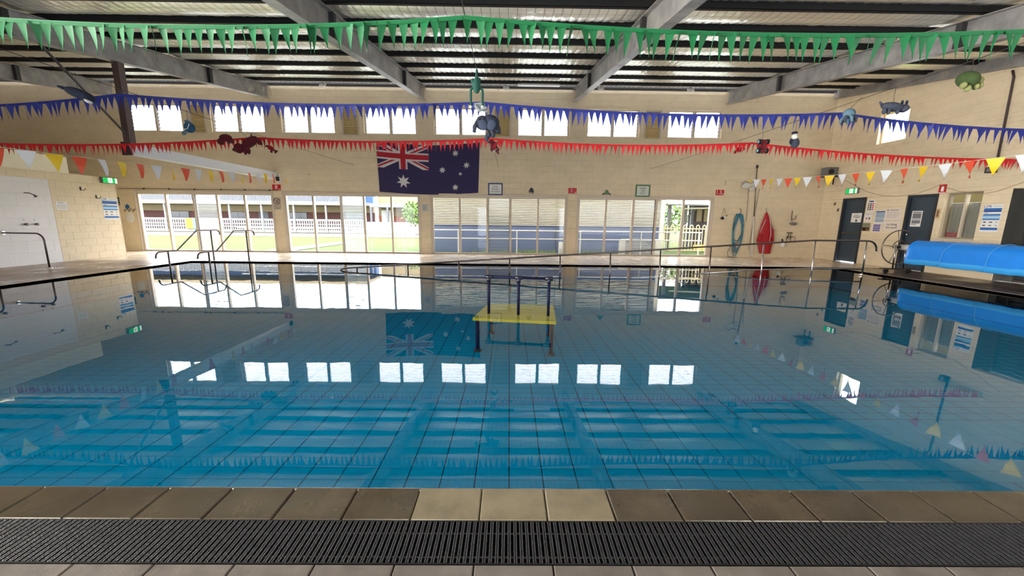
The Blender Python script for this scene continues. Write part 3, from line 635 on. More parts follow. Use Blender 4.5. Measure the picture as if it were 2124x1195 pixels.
# loop top fence
fence_c = mat('cream_fence_paint', (226, 212, 172), .5)
fc = thing('loop_top_fence', 'cream loop-top pool fence outside the rightmost window', 'fence', (7.8, 15.7, 0))
for i in range(9):
    x = 6.4+i*.26; b = MB(); pts = [(x-.06, 15.7, .08), (x-.06, 15.7, 1.08)] + [(x-.06*math.cos(t), 15.7, 1.08+.07*math.sin(t)) for t in np.linspace(0, math.pi, 9)[1:-1]] + [(x+.06, 15.7, 1.08), (x+.06, 15.7, .08)]
    b.tube(pts, .017, 6); b.build('loop_picket', fence_c, fc)
for z in (.12, 1.0): b = MB(); b.tube([(6.3, 15.7, z), (8.8, 15.7, z)], .02, 6); b.build('fence_rail', fence_c, fc)
roof_c = lambda y: 1.96+(y-16.4)*.039
sd = thing('carport', 'grey steel carport with cream panels beyond the loop-top fence', 'carport', (9, 20, 0))
b = MB(); b.add([(6.2, 16.4, 2.02), (14, 16.4, 2.02), (14, 20.5, 2.2), (6.2, 20.5, 2.2), (6.2, 16.4, 1.96), (14, 16.4, 1.96), (14, 20.5, 2.12), (6.2, 20.5, 2.12)], [(0, 1, 2, 3), (7, 6, 5, 4), (0, 4, 5, 1), (1, 5, 6, 2), (3, 2, 6, 7), (0, 3, 7, 4)]); b.build('carport_roof', grey_o, sd)
for x, y in ((6.9, 16.7), (8.0, 17.6), (9.2, 19.5), (12.4, 19.5)): b = MB(); b.box(x-.06, x+.06, y-.06, y+.06, 0, roof_c(y)); b.build('carport_post', grey_o, sd)
b = MB(); b.tube([(7.5, 17.5, 1.86), (9.9, 17.5, 1.93)], .035, 6); b.build('skylight_strip', wb_w, sd)  # white tube stands in for the bright skylight gap
b = MB(); b.tube([(8.0, 17.6, 1.35), (8.55, 17.6, 1.95)], .025, 6); b.build('knee_brace', grey_o, sd)
for i in range(8): b = MB(); b.box(9.5+i*.36, 9.76+i*.36, 19.6, 19.68, 1.3, 1.9); b.build('cream_panel', cream_o, sd)
b = MB(); b.box(9.15, 15, 19.7, 19.8, 0, 2.1); b.build('back_wall', mat('dark_carport_wall', (70, 64, 68), .8), sd)
b = MB(); b.box(8.2, 10.2, 16.7, 17.0, .1, .28); b.tube([(8.4, 16.85, -.04), (8.4, 16.85, .1)], .03); b.tube([(10, 16.85, -.04), (10, 16.85, .1)], .03); o = b.build('yellow_bench', mat('yellow_bench_paint', (236, 190, 70), .6)); tag(o, 'low yellow bench behind the loop-top fence', 'bench')
sb = thing('garden_shrub', 'sunlit green shrub seen past the carport posts', 'shrub', (10, 24.5, 0)); b = MB(); leafball(b, (10.0, 24.5, 1.5), (1.5, .8, 1.0), 700, .35); b.build('foliage', leaf_m, sb); b = MB(); b.tube([(10, 24.5, 0), (10, 24.5, 1)], .06); b.build('stem', brn_i, sb)

# ------------------------------------------------------------------ hand rails, ramp, bench, roller
def arc(c, a, b_, r, t0, t1, n=7):
    return [V(c)+V(a)*r*math.cos(t)+V(b_)*r*math.sin(t) for t in np.linspace(t0, t1, n)]
for X, lab in ((-8.82, 'stainless stepped handrail at the pool stairs, the left one of the pair'), (-7.78, 'stainless stepped handrail at the pool stairs, the right one of the pair')):
    h = thing('stair_handrail', lab, 'handrail', (X, 10.7, 0), 'stair handrails')
    pts = [(X, 9.56, .24)] + arc((X, 9.69, .27), (0, -1, 0), (0, 0, 1), .12, .1, math.pi/2) + [(X, 10.2, .385), (X, 10.93, .895), (X, 11.65, .885)] + arc((X, 11.67, .77), (0, 1, 0), (0, 0, 1), .115, math.pi/2, .05) + [(X, 11.785, .73)]
    MB().tube(pts, .019, 10).build('rail', rail_d, h, True)
    for Y, z, zb in ((9.93, .39, ZF), (11.44, .888, 0.0)):
        MB().tube([(X, Y, zb), (X, Y, z)], .019, 10).build('post', rail_d, h, True)
    MB().tube([(X, 11.44, 0), (X, 11.44, .012)], .05, 14).build('flange', rail_d, h)
rh = thing('ramp_handrail', 'long steel handrail sloping down into the pool beside the ramp', 'handrail', (3, 9.75, 0))
pts = [(-4.25, 9.75, -.09), (-4.33, 9.75, -.04), (-4.28, 9.75, .0), (-4.2, 9.75, .022), (7.8, 9.75, .858), (9.13, 9.75, .858)] + arc((9.2, 9.75, .62), (1, 0, 0), (0, 0, 1), .235, 1.5, .1) + [(9.44, 9.75, .6)]
MB().tube(pts, .022, 10).build('top_rail', mat('ramp_rail_steel', (110, 100, 98), .25, metal=.85), rh, True)
zt = lambda x: .022+(x+4.2)*(.836/12.0) if x < 7.8 else .858
for x in (-3.9, -2.6, -1.29, .016, 1.31, 2.6, 3.88, 5.17, 6.52, 7.83, 9.15):
    MB().tube([(x+.03, 9.75, ZF if x < 9 else -.02), (x, 9.75, zt(x))], .018, 8).build('post', chrome if x > 6 else mat('ramp_post_steel', (110, 98, 98), .25, metal=.85), rh, True)
MB().tube([(3.2, 9.75, -.16), (6.5, 9.75, .09), (7.83, 9.75, .135), (9.15, 9.75, .132)], .016, 8).build('lower_rail', chrome, rh, True)
MB().tube([(9.15, 9.75, -.01), (9.15, 9.75, .006)], .05, 14).build('flange', chrome, rh)
# landing of the ramp just under the water at the right
# teaching platform
bn = thing('teaching_platform', 'yellow underwater platform with a navy blue pipe rail standing in the pool', 'platform', (.1, 5.7, ZF))
y_m = mat('yellow_board', (212, 186, 26), .45); nv = mat('navy_pipe', (8, 14, 50), .6, spec=.2)
zp = -0.085
P = [(-.51, 5.27), (.66, 5.1), (.74, 6.12), (-.33, 6.24)]
b = MB(); b.add([(x, y, z) for z in (zp-.04, zp) for x, y in P], [(3, 2, 1, 0), (4, 5, 6, 7)]+[(i, (i+1) % 4, 4+(i+1) % 4, 4+i) for i in range(4)]); b.build('board', y_m, bn)
b = MB()
for q, (du, n_) in enumerate((((.04, .05), 3), ((.9, .05), 3))):
    for k in range(2):
        u = du[0]+k*.055; p0 = V((*P[0], 0)).lerp(V((*P[1], 0)), u); p1 = V((*P[3], 0)).lerp(V((*P[2], 0)), u); c = p0.lerp(p1, .06)
        b.box(c.x-.025, c.x+.025, c.y-.008, c.y+.008, zp, zp+.003)
b.build('slots', black, bn)
for i, (x, y) in enumerate(P):
    c = V((sum(p[0] for p in P)/4, sum(p[1] for p in P)/4, 0)); q = V((x, y, 0)).lerp(c, .1)
    lg = MB().tube([(q.x, q.y, zp-.04), (q.x, q.y, ZF+.03)], .028, 10).build('leg', nv, bn, True); MB().tube([(q.x, q.y, ZF+.03), (q.x, q.y, ZF)], [.04, .065], 12).build('foot', black, lg)
pp = [V((-.293, 5.538, 0)), V((.145, 5.479, 0)), V((.581, 5.421, 0))]; dirv = (pp[2]-pp[0]).normalized()
for p in pp:
    po = MB().tube([(p.x, p.y, zp), (p.x, p.y, .465)], .021, 12).build('rail_post', nv, bn, True)
    b = MB(); b.tube([(p.x, p.y, .39), (p.x, p.y, .47)], .029, 12); b.tube([p-dirv*.055+V((0, 0, .468)), p+dirv*.055+V((0, 0, .468))], .03, 12); b.build('pipe_tee', mat('dark_navy_fitting', (12, 16, 44), .4), po, True)
MB().tube([pp[0]-dirv*.03+V((0, 0, .468)), pp[2]+dirv*.05+V((0, 0, .468))], .022, 12).build('top_rail', nv, bn, True)
# pool cover roller
ro = thing('pool_cover_roller', 'blue pool cover wound on a wheeled roller beside the right wall', 'pool cover roller', (10.4, 8, 0))
cov = mat('blue_pool_cover', (14, 134, 236), .42, var=.06, vscale=4, bump=.1, bscale=12); cov2 = mat('blue_cover_hem', (58, 164, 240), .4)
prof = []
for t in np.linspace(-.35, math.pi*1.0, 14): prof.append((10.5-.27*math.cos(math.pi-t) if False else 10.5+.27*math.cos(t), .62+.265*math.sin(t)))
prof.append((10.215, .42)); 
ys = np.linspace(9.75, 3.6, 42); b = MB(); n_ = len(prof)
for y in ys:
    w_ = .006*math.sin(y*7)+.004*math.sin(y*17)
    b.v += [(x+w_*(i/n_), y, z+w_*.6) for i, (x, z) in enumerate(prof)]
b.f = [(i*n_+j, i*n_+j+1, (i+1)*n_+j+1, (i+1)*n_+j) for i in range(len(ys)-1) for j in range(n_-1)] + [tuple(range(n_))]; b.mi = [0]*len(b.f)
b.build('cover_roll', cov, ro, True)
b = MB(); hem = [(10.215, .42), (10.205, .38), (10.21, .30), (10.23, .29)]
for y in ys:
    w_ = .006*math.sin(y*7)+.004*math.sin(y*17)
    b.v += [(x+w_, y, z+w_) for x, z in hem]
b.f = [(i*4+j, i*4+j+1, (i+1)*4+j+1, (i+1)*4+j) for i in range(len(ys)-1) for j in range(3)]; b.mi = [0]*len(b.f); b.build('cover_hem', cov2, ro, True)
b = MB(); b.box(10.26, 10.72, 3.6, 9.7, .33, .5); b.build('cover_folds', cov, ro)
for Y, sk in ((8.75, .35), (7.95, .2), (6.6, .1)):
    pts = [(10.5+.285*math.cos(t), Y+sk*(t/math.pi-.5), .62+.28*math.sin(t)) for t in np.linspace(.2, math.pi, 10)] + [(10.2, Y+sk*.5, .42), (10.19, Y+sk*.55+.04, .3)]
    MB().tube(pts, .006, 6).build('tie_strap', mat('pale_blue_strap', (90, 170, 226), .5), ro, True)
MB().tube([(10.45, 10.12, .69), (10.47, 9.7, .665)], [.07, .1], 16).build('drum_end', mat('white_drum', (206, 206, 204), .4), ro, True)
wh = MB(); wh.tube([(10.4+.45*math.cos(t), 10.14, .68+.45*math.sin(t)) for t in np.linspace(0, 2*math.pi, 40)[:-1]], .014, 8, closed=True); hw = wh.build('hand_wheel', chrome_d, ro, True)
for k in range(5):
    t = 2*math.pi*k/5+.5; MB().tube([(10.4, 10.14, .68), (10.4+.45*math.cos(t), 10.14, .68+.45*math.sin(t))], .009, 6).build('spoke', chrome_d, hw, True)
MB().tube([(10.4+.16*math.cos(t), 10.13, .7+.16*math.sin(t)) for t in np.linspace(-.3, math.pi+.3, 14)], .012, 8).build('bearing_hoop', chrome_d, ro, True)
b = MB(); b.tube([(10.4, 10.06, .69), (10.4, 10.2, .69)], .04, 12); b.build('hub', black, ro)
for x in (10.28, 10.56): MB().tube([(x, 10.08, .12), (x-.02, 10.08, .76)], .018, 8).build('stand_leg', chrome, ro, True)
b = MB(); b.box(10.0, 10.82, 10.0, 10.16, .1, .125); b.build('base_plate', mat('dark_base', (52, 46, 44), .5), ro)
for x in (10.11, 10.72):
    c = MB().tube([(x, 10.05, .05), (x, 10.11, .05)], .05, 14).build('castor', black, ro); MB().box(x-.03, x+.03, 10.055, 10.105, .06, .105).build('castor_fork', chrome_d, c)
for x in (10.3, 10.6): MB().tube([(x, 3.5, 0), (x, 3.5, .68)], .02).build('stand_leg', chrome, ro, True)
MB().tube([(10.47, 3.4, .665), (10.47, 3.6, .665)], .08, 14).build('drum_end', MATS['white_drum'], ro)

# ------------------------------------------------------------------ bunting strings
def curve_pts(ctrl, n_per=10):
    out = []
    for (x0, z0), (xm, zm), (x1, z1) in ctrl:
        c = np.polyfit([x0, xm, x1], [z0, zm, z1], 2)
        for x in np.linspace(x0, x1, n_per, endpoint=False): out.append((x, float(np.polyval(c, x))))
    out.append((ctrl[-1][2])); return out
def pennant_mesh(name, wd, ln, M, bend, tw):
    b = MB(); rows = 4; vs = []
    for i in range(rows+1):
        t = i/rows; hw = wd/2*(1-t)**1.2
        for s in (-1, 0, 1):
            vs.append((s*hw + tw*t*t*.03, bend*math.sin(t*2.2)*.02 + s*hw*.3*tw*t + (0.004 if s == 0 else 0), -ln*t))
    fs = [(i*3+j, i*3+j+1, (i+1)*3+j+1, (i+1)*3+j) for i in range(rows) for j in range(2)]
    b.add(vs, fs); return b.mesh(name, M, smooth=True)
def bunting(name_label, Y, ctrl, x0, x1, M, Mt, pitch=.094, ln=.215, y_fn=None):
    cp = curve_pts(ctrl); xs = [p[0] for p in cp]; zs = [p[1] for p in cp]
    T_ = thing('bunting_string', name_label, 'bunting', (0, Y, 3.0), 'pennant bunting across the pool')
    MB().tube([(x, Y, z) for x, z in cp], .005, 5).build('cord', Mt, T_)
    b = MB(); k = len(cp)
    for i in range(k-1):
        if cp[i][0] < x0 or cp[i+1][0] > x1: continue
        (xa, za), (xb, zb) = cp[i], cp[i+1]
        b.add([(xa, Y-.004, za+.004), (xb, Y-.004, zb+.004), (xb, Y-.004, zb-.03), (xa, Y-.004, za-.03)], [(0, 1, 2, 3)])
        b.add([(xa, Y+.004, za+.004), (xb, Y+.004, zb+.004), (xb, Y+.004, zb-.03), (xa, Y+.004, za-.03)], [(3, 2, 1, 0)])
    b.build('header_tape', M, T_)
    ms = [pennant_mesh('pennant', .09, ln*f, M, bd, tw) for f, bd, tw in ((1, .6, 0), (.96, -.6, .5), (1.05, 1, -.4), (.9, .3, .9), (1.0, -1, -1.0))]
    x = x0
    while x < x1:
        z = float(np.interp(x, xs, zs)); d = random.choice([0, 0, 0, 0, 0, 0, -.02, .02, -.035])
        inst('pennant', random.choice(ms[:3] if random.random() < .8 else ms), T_, (x+d, Y+random.uniform(-.006, .006), z-.012), None, (random.gauss(0, .06), random.gauss(0, .05), random.gauss(0, .18) + (random.choice([-1.0, 1.1]) if random.random() < .06 else 0)))
        x += pitch
YG, YB, YRD = 3.7, 6.1, 8.4
bunting('green pennant bunting strung across the pool, nearest of the three strings', YG, [((-9, 2.95), (-7.3, 2.9), (-5.6, 3.05)), ((-5.6, 3.05), (-3.2, 2.937), (-.4, 3.045)), ((-.4, 3.045), (2.3, 2.945), (4.95, 3.03)), ((4.95, 3.03), (7.5, 2.9), (9.9, 2.95))], -6.4, 6.4, p_green, p_gt, ln=.225)
bunting('blue pennant bunting strung across the pool, middle of the three strings', YB, [((-11, 2.9), (-7.57, 2.893), (-5.8, 3.065)), ((-5.8, 3.065), (-3.15, 2.963), (-.42, 3.022)), ((-.42, 3.022), (2.48, 2.892), (5.0, 2.94)), ((5.0, 2.94), (7.84, 2.741), (11.2, 2.9))], -9.4, 9.4, p_blue, p_bt)
bunting('red pennant bunting strung across the pool, farthest of the three strings', YRD, [((-12.3, 2.8), (-9.2, 2.735), (-5.3, 2.925)), ((-5.3, 2.925), (-2.8, 2.876), (-.38, 2.966)), ((-.38, 2.966), (2.25, 2.868), (5.09, 2.947)), ((5.09, 2.947), (8.1, 2.73), (11.35, 2.69))], -11.6, 11.2, p_red, p_rt, ln=.205)
# overhead cables carrying toys
for X, lab in ((-5.55, 'thin overhead wire above the left side of the pool carrying plush toys'), (-.41, 'thin overhead wire above the middle of the pool carrying plush toys'), (5.05, 'thin overhead wire above the right side of the pool carrying plush toys')):
    ys = np.linspace(.5, D, 24)
    o = MB().tube([(X, float(y), 3.06+.25*((y-6.5)/7.5)**2*.3) for y in ys], .004, 5).build('overhead_wire', dcord_m); tag(o, lab, 'wire', 'overhead toy wires')
# backstroke flags
def flags(label, ctrl, y0, y1, Xf):
    T_ = thing('backstroke_flags', label, 'flag string', (Xf(9), 9, 2.4))
    ys = np.array([c[0] for c in ctrl]); zs = np.array([c[1] for c in ctrl]); P_ = np.polyfit(ys, zs, 2); zz = lambda y: float(np.polyval(P_, y))
    MB().tube([(Xf(y), float(y), zz(y)) for y in np.linspace(-2.1, D, 40)], .005, 5).build('cord', cord_m, T_)
    y = y1; k = 0; cols = (f_ye, f_wh, f_or)
    mss = []
    for M in cols:
        b = MB(); rows = 4; vs = []
        for i in range(rows+1):
            t = i/rows; hw = .1*(1-t)
            for s in (-1, 0, 1): vs.append((.02*math.sin(t*2.5)+.02*s*t, s*hw+.01*t, -.27*t))
        b.add(vs, [(i*3+j, i*3+j+1, (i+1)*3+j+1, (i+1)*3+j) for i in range(rows) for j in range(2)]); mss.append(b.mesh('flag_pennant', M, smooth=True))
    while y > y0:
        inst('flag_pennant', mss[k % 3], T_, (Xf(y), y, zz(y)-.004), None, (random.gauss(0, .08), random.gauss(0, .06), random.gauss(0, .3))); y -= .36; k += 1
flags('white, yellow and orange flag string over the left side of the pool', [(14.17, 2.79), (12.88, 2.678), (11.07, 2.515), (8.2, 2.28), (5.8, 2.25)], 2.6, 12.9, lambda y: -7.28)
flags('white, yellow and orange flag string over the right side of the pool', [(14.17, 2.78), (12.27, 2.635), (10.0, 2.45), (8.55, 2.36), (5.95, 2.33)], 2.6, 12.62, lambda y: 7.55+.025*(y-6))

# ------------------------------------------------------------------ plush toys on the wires
def rot(ax, ang): return Matrix.Rotation(ang, 3, ax)
def toy(name, label, cat, P_, wx, ztop):
    t = thing(name, label, cat, P_)
    MB().tube([(P_[0], P_[1], ztop), (wx, P_[1], 3.07+.01)], .003, 5).build('hanging_cord', dcord_m, t); return t
def fur(n, c): return mat(n, c, .9, var=.15, vscale=30, bump=.4, bscale=120)
gfur, sfur, lfur, nfur, mfur, rfur, ofur, wfur = fur('green_plush', (30, 80, 70)), fur('blue_grey_plush', (58, 64, 80)), fur('light_blue_plush', (92, 122, 140)), fur('navy_plush', (22, 34, 58)), fur('maroon_plush', (92, 20, 32)), fur('red_plush', (150, 22, 34)), fur('olive_plush', (56, 74, 34)), fur('white_plush', (220, 220, 214))  # blue-grey darkened so backlit shade sits in the plush colour
eye = black
# long-armed green frog, upside down
P_ = (-.41, 4.95, 2.85); t = toy('plush_frog', 'dark green long-legged plush frog hanging from the middle wire', 'plush toy', P_, -.41, 3.06); x, y, z = P_
b = MB(); b.ell((x, y, z+.03), (.05, .045, .09)); b.ell((x-.045, y, z+.08), (.025, .025, .03)); b.ell((x+.03, y, z+.09), (.022, .025, .03)); b.tube([(x, y, z+.1), (x+.005, y, z+.21)], [.02, .012], 8); b.build('body', gfur, t, True)
for s in (-1, 1): a = MB().tube([(x+s*.03, y, z+.02), (x+s*.07, y, z-.02), (x+s*.072, y, z-.2)], [.018, .016, .014], 8).build('leg', gfur, t, True); MB().ell((x+s*.072, y, z-.21), (.02, .02, .018)).build('foot', wfur, a, True)
b = MB(); b.add([(x-.04, y, z-.17), (x+.09, y, z-.15), (x+.13, y+.01, z-.27), (x+.02, y, z-.25)], [(0, 1, 2, 3)]); b.tube([(x-.02, y, z-.19), (x+.03, y, z-.25), (x+.12, y, z-.22)], .02, 6); b.build('fabric_skirt', mat('grey_fabric', (130, 136, 140), .8), t)
# elephant
P_ = (-.36, 6.4, 2.74); t = toy('plush_elephant', 'grey blue plush elephant hanging in front of the high windows', 'plush toy', P_, -.41, 2.93); x, y, z = P_
b = MB(); b.ell((x+.04, y, z+.06), (.15, .12, .12)); b.ell((x-.08, y-.03, z+.05), (.11, .1, .11)); b.ell((x+.14, y, z-.01), (.06, .07, .1), rot('Y', -.4)); b.build('body', sfur, t, True)
MB().tube([(x-.15, y-.06, z+.05), (x-.2, y-.07, z-.02), (x-.205, y-.07, z-.1)], [.04, .034, .028], 10).build('trunk', sfur, t, True)
for s, dx in ((-1, -.06), (1, .07)): MB().ell((x+dx, y-.12, z+.0), (.07, .02, .085), rot('Y', s*.4)).build('ear', mat('blue_ear_lining', (66, 76, 100), .9), t, True)
for dx, dz in ((.02, -.12), (.09, -.11), (-.01, -.17)): MB().ell((x+dx, y-.02, z+dz), (.035, .04, .06)).build('leg', sfur, t, True)
MB().tube([(x+.19, y, z-.04), (x+.2, y, z-.1)], .015, 6).build('tail', sfur, t, True)
b = MB(); b.ell((x-.12, y-.125, z+.08), (.012, .012, .012)); b.build('eye', eye, t, True)
P_ = (-.32, 7.9, 2.72); t = toy('plush_parrot', 'small red plush parrot just below the hanging elephant', 'plush toy', P_, -.41, 2.82); x, y, z = P_
b = MB(); b.ell((x, y, z), (.06, .05, .09), rot('Y', .5)); b.ell((x-.05, y, z+.08), (.045, .045, .045)); b.build('body', mfur, t, True)
MB().tube([(x-.09, y, z+.08), (x-.13, y, z+.05)], [.02, .004], 8).build('beak', black, t, True); MB().ell((x+.03, y-.05, z), (.03, .012, .08), rot('Y', .5)).build('wing', rfur, t, True); MB().tube([(x+.04, y, z-.07), (x+.1, y, z-.15)], [.03, .012], 8).build('tail', mfur, t, True)
P_ = (-.33, 8.75, 2.83); t = toy('plush_crab', 'dark red and white plush crab hanging right of the flag', 'plush toy', P_, -.41, 2.9); x, y, z = P_
MB().ell((x, y, z+.02), (.06, .05, .05)).build('body', mfur, t, True); MB().ell((x+.02, y-.02, z-.05), (.045, .04, .045)).build('face', wfur, t, True)
for s in (-1, 1): MB().tube([(x+s*.05, y, z), (x+s*.09, y-.02, z-.03), (x+s*.06, y-.03, z-.08)], [.016, .018, .01], 8).build('claw', mfur, t, True)
# right wire
P_ = (5.05, 4.5, 2.87); t = toy('plush_turtle', 'dark olive plush turtle hanging at the far right under the green bunting', 'plush toy', P_, 5.05, 2.95); x, y, z = P_
MB().ell((x-.02, y, z), (.1, .1, .075), rot('Y', .5)).build('shell', ofur, t, True); MB().ell((x+.1, y, z-.01), (.045, .04, .04)).build('head', fur('pale_olive_plush', (130, 134, 84)), t, True)
for dx, dz in ((-.09, -.07), (.05, -.08), (-.04, -.1), (.09, -.07)): MB().ell((x+dx, y-.03, z+dz), (.025, .035, .035)).build('flipper', MATS['pale_olive_plush'], t, True)
P_ = (5.05, 5.35, 2.82); t = toy('plush_dog', 'flat blue grey plush dog hanging in front of the side window', 'plush toy', P_, 5.05, 2.86); x, y, z = P_
b = MB(); b.ell((x, y, z), (.15, .07, .055), rot('Y', .12)); b.ell((x+.15, y, z-.02), (.06, .06, .05)); b.build('body', sfur, t, True)
for dx in (-.12, -.06, .06): MB().ell((x+dx, y-.02, z-.06), (.025, .025, .04)).build('leg', sfur, t, True)
for dx in (.12, .18): MB().ell((x+dx, y, z+.05), (.015, .015, .035)).build('ear', nfur, t, True)
MB().tube([(x-.14, y, z+.02), (x-.18, y, z+.06)], [.02, .01], 6).build('tail', sfur, t, True)
P_ = (4.9, 5.84, 2.83); t = toy('plush_octopus', 'pale blue plush octopus bunched up at the blue bunting peak', 'plush toy', P_, 5.05, 2.93); x, y, z = P_
MB().ell((x, y, z+.03), (.08, .07, .07)).build('head', lfur, t, True)
for k in range(7):
    a = k*.9; MB().tube([(x+.04*math.cos(a), y+.04*math.sin(a), z), (x+.08*math.cos(a), y+.08*math.sin(a), z-.05), (x+.09*math.cos(a), y+.09*math.sin(a), z-.1)], [.025, .022, .012], 7).build('tentacle', lfur if k % 2 else sfur, t, True)
P_ = (5.05, 7.1, 2.75); t = toy('plush_penguin', 'small blue grey and white plush penguin hanging near the right corner', 'plush toy', P_, 5.05, 2.9); x, y, z = P_
MB().ell((x+.02, y, z-.06), (.07, .065, .085)).build('body', sfur, t, True); MB().ell((x, y, z+.05), (.05, .05, .055)).build('head', wfur, t, True); MB().ell((x-.01, y, z+.115), (.05, .05, .025)).build('cap', nfur, t, True)
for s in (-1, 1): MB().ell((x+s*.06, y, z-.03), (.015, .03, .05)).build('wing', nfur, t, True)
P_ = (5.05, 8.0, 2.8); t = toy('toy_truck', 'red and black toy truck hung nose down at the red bunting peak', 'toy truck', P_, 5.05, 2.92); x, y, z = P_
b = MB(); b.box(x-.05, x+.06, y-.05, y+.05, z-.13, z+.12); b.box(x-.035, x+.045, y-.09, y-.05, z-.06, z+.05); b.build('body', mat('dark_red_plastic', (110, 18, 30), .4), t)
for dx in (-.075, .085):
    for dz in (-.09, .08):
        wl_ = MB().tube([(x+dx-.02, y-.03, z+dz), (x+dx+.02, y-.03, z+dz)], .05, 14).build('wheel', black, t); MB().tube([(x+dx-.022, y-.03, z+dz), (x+dx+.022, y-.03, z+dz)], .026, 12).build('hubcap', lblue_i, wl_)
P_ = (5.02, 8.75, 2.87); t = toy('plush_lobster', 'small bright red plush lobster on the red bunting, left of the toy truck', 'plush toy', P_, 5.05, 2.93); x, y, z = P_
MB().ell((x, y, z), (.075, .04, .045), rot('Y', -.6)).build('body', rfur, t, True)
for s in (0, 1): MB().ell((x+.08*s+.02, y-.02, z-.03+.04*s), (.03, .025, .03)).build('claw', rfur, t, True)
MB().ell((x-.07, y, z-.06), (.03, .02, .03)).build('tail', rfur, t, True)
# left wire
P_ = (-5.55, 5.3, 2.83); t = toy('plush_whale', 'dark navy plush whale lying across the left end of the blue bunting', 'plush toy', P_, -5.55, 2.9); x, y, z = P_
b = MB(); b.ell((x, y, z), (.17, .08, .06), rot('Y', .35)); b.ell((x+.11, y, z-.05), (.08, .07, .06), rot('Y', .7)); b.build('body', nfur, t, True); MB().ell((x-.17, y, z+.06), (.07, .06, .02), rot('Y', .4)).build('tail_fin', nfur, t, True); MB().ell((x+.14, y-.03, z-.1), (.045, .04, .02), rot('Y', .6)).build('belly', wfur, t, True)
P_ = (-5.55, 7.0, 2.79); t = toy('plush_fish', 'blue plush fish hanging in front of the leftmost yellow vent', 'plush toy', P_, -5.55, 2.88); x, y, z = P_
MB().ell((x+.02, y, z+.01), (.1, .045, .085), rot('Y', .5)).build('body', fur('blue_fish_plush', (44, 86, 116)), t, True); MB().ell((x-.08, y, z-.08), (.05, .015, .035), rot('Y', -.4)).build('tail_fin', lfur, t, True); MB().tube([(x-.05, y-.045, z-.03), (x+.02, y-.05, z-.02), (x+.06, y-.05, z+.06)], .006, 5).build('stripe', white, t); MB().ell((x, y, z+.1), (.06, .015, .03), rot('Y', .3)).build('top_fin', lfur, t, True); MB().ell((x+.09, y-.03, z+.02), (.012, .012, .012)).build('eye', eye, t, True)
P_ = (-5.6, 7.95, 2.79); t = toy('plush_bear', 'small maroon plush bear on the left part of the red bunting', 'plush toy', P_, -5.55, 2.85); x, y, z = P_
b = MB(); b.ell((x, y, z+.03), (.12, .07, .07)); b.ell((x-.09, y-.02, z-.05), (.065, .06, .06)); b.build('body', mfur, t, True)
for dx in (.03, .1): MB().tube([(x+dx, y, z), (x+dx+.02, y, z-.07)], [.035, .025], 8).build('leg', mfur, t, True)
for dx in (-.13, -.05): MB().ell((x+dx, y, z+.0), (.02, .015, .02)).build('ear', mfur, t, True)
P_ = (-5.33, 8.17, 2.75); t = toy('plush_hound', 'large dark red plush dog diving below the red bunting', 'plush toy', P_, -5.55, 2.88); x, y, z = P_
b = MB(); b.ell((x+.05, y, z+.03), (.19, .09, .09), rot('Y', -.55)); b.ell((x-.17, y-.02, z-.09), (.09, .085, .1)); b.build('body', mfur, t, True)
for dx, dz in ((-.04, -.15), (.03, -.14)): MB().ell((x+dx, y-.03, z+dz), (.035, .035, .07)).build('foreleg', mfur, t, True)
for dx in (.22, .26): MB().ell((x+dx, y, z+.04), (.03, .03, .07), rot('Y', -.5)).build('hind_leg', mfur, t, True)
MB().ell((x-.24, y-.03, z-.12), (.05, .05, .04)).build('muzzle', mfur, t, True); MB().tube([(x+.1, y, z+.13), (x+.09, y, z+.2)], [.02, .008], 6).build('tail', mfur, t, True)
P_ = (-5.45, 9.15, 2.84); t = toy('plush_lizard', 'small crimson plush lizard on the red bunting, right of the plush dog', 'plush toy', P_, -5.55, 2.92); x, y, z = P_
MB().ell((x, y, z), (.09, .05, .05), rot('Y', .6)).build('body', rfur, t, True)
for dx, dz in ((.0, -.08), (.09, -.09)): MB().ell((x+dx+.02, y-.02, z+dz), (.025, .025, .03)).build('foot', mfur, t, True)
MB().tube([(x-.07, y, z+.05), (x-.12, y, z+.03)], [.025, .01], 7).build('tail', mfur, t, True); MB().ell((x+.11, y, z-.06), (.05, .02, .02), rot('Y', .3)).build('head', mfur, t, True)

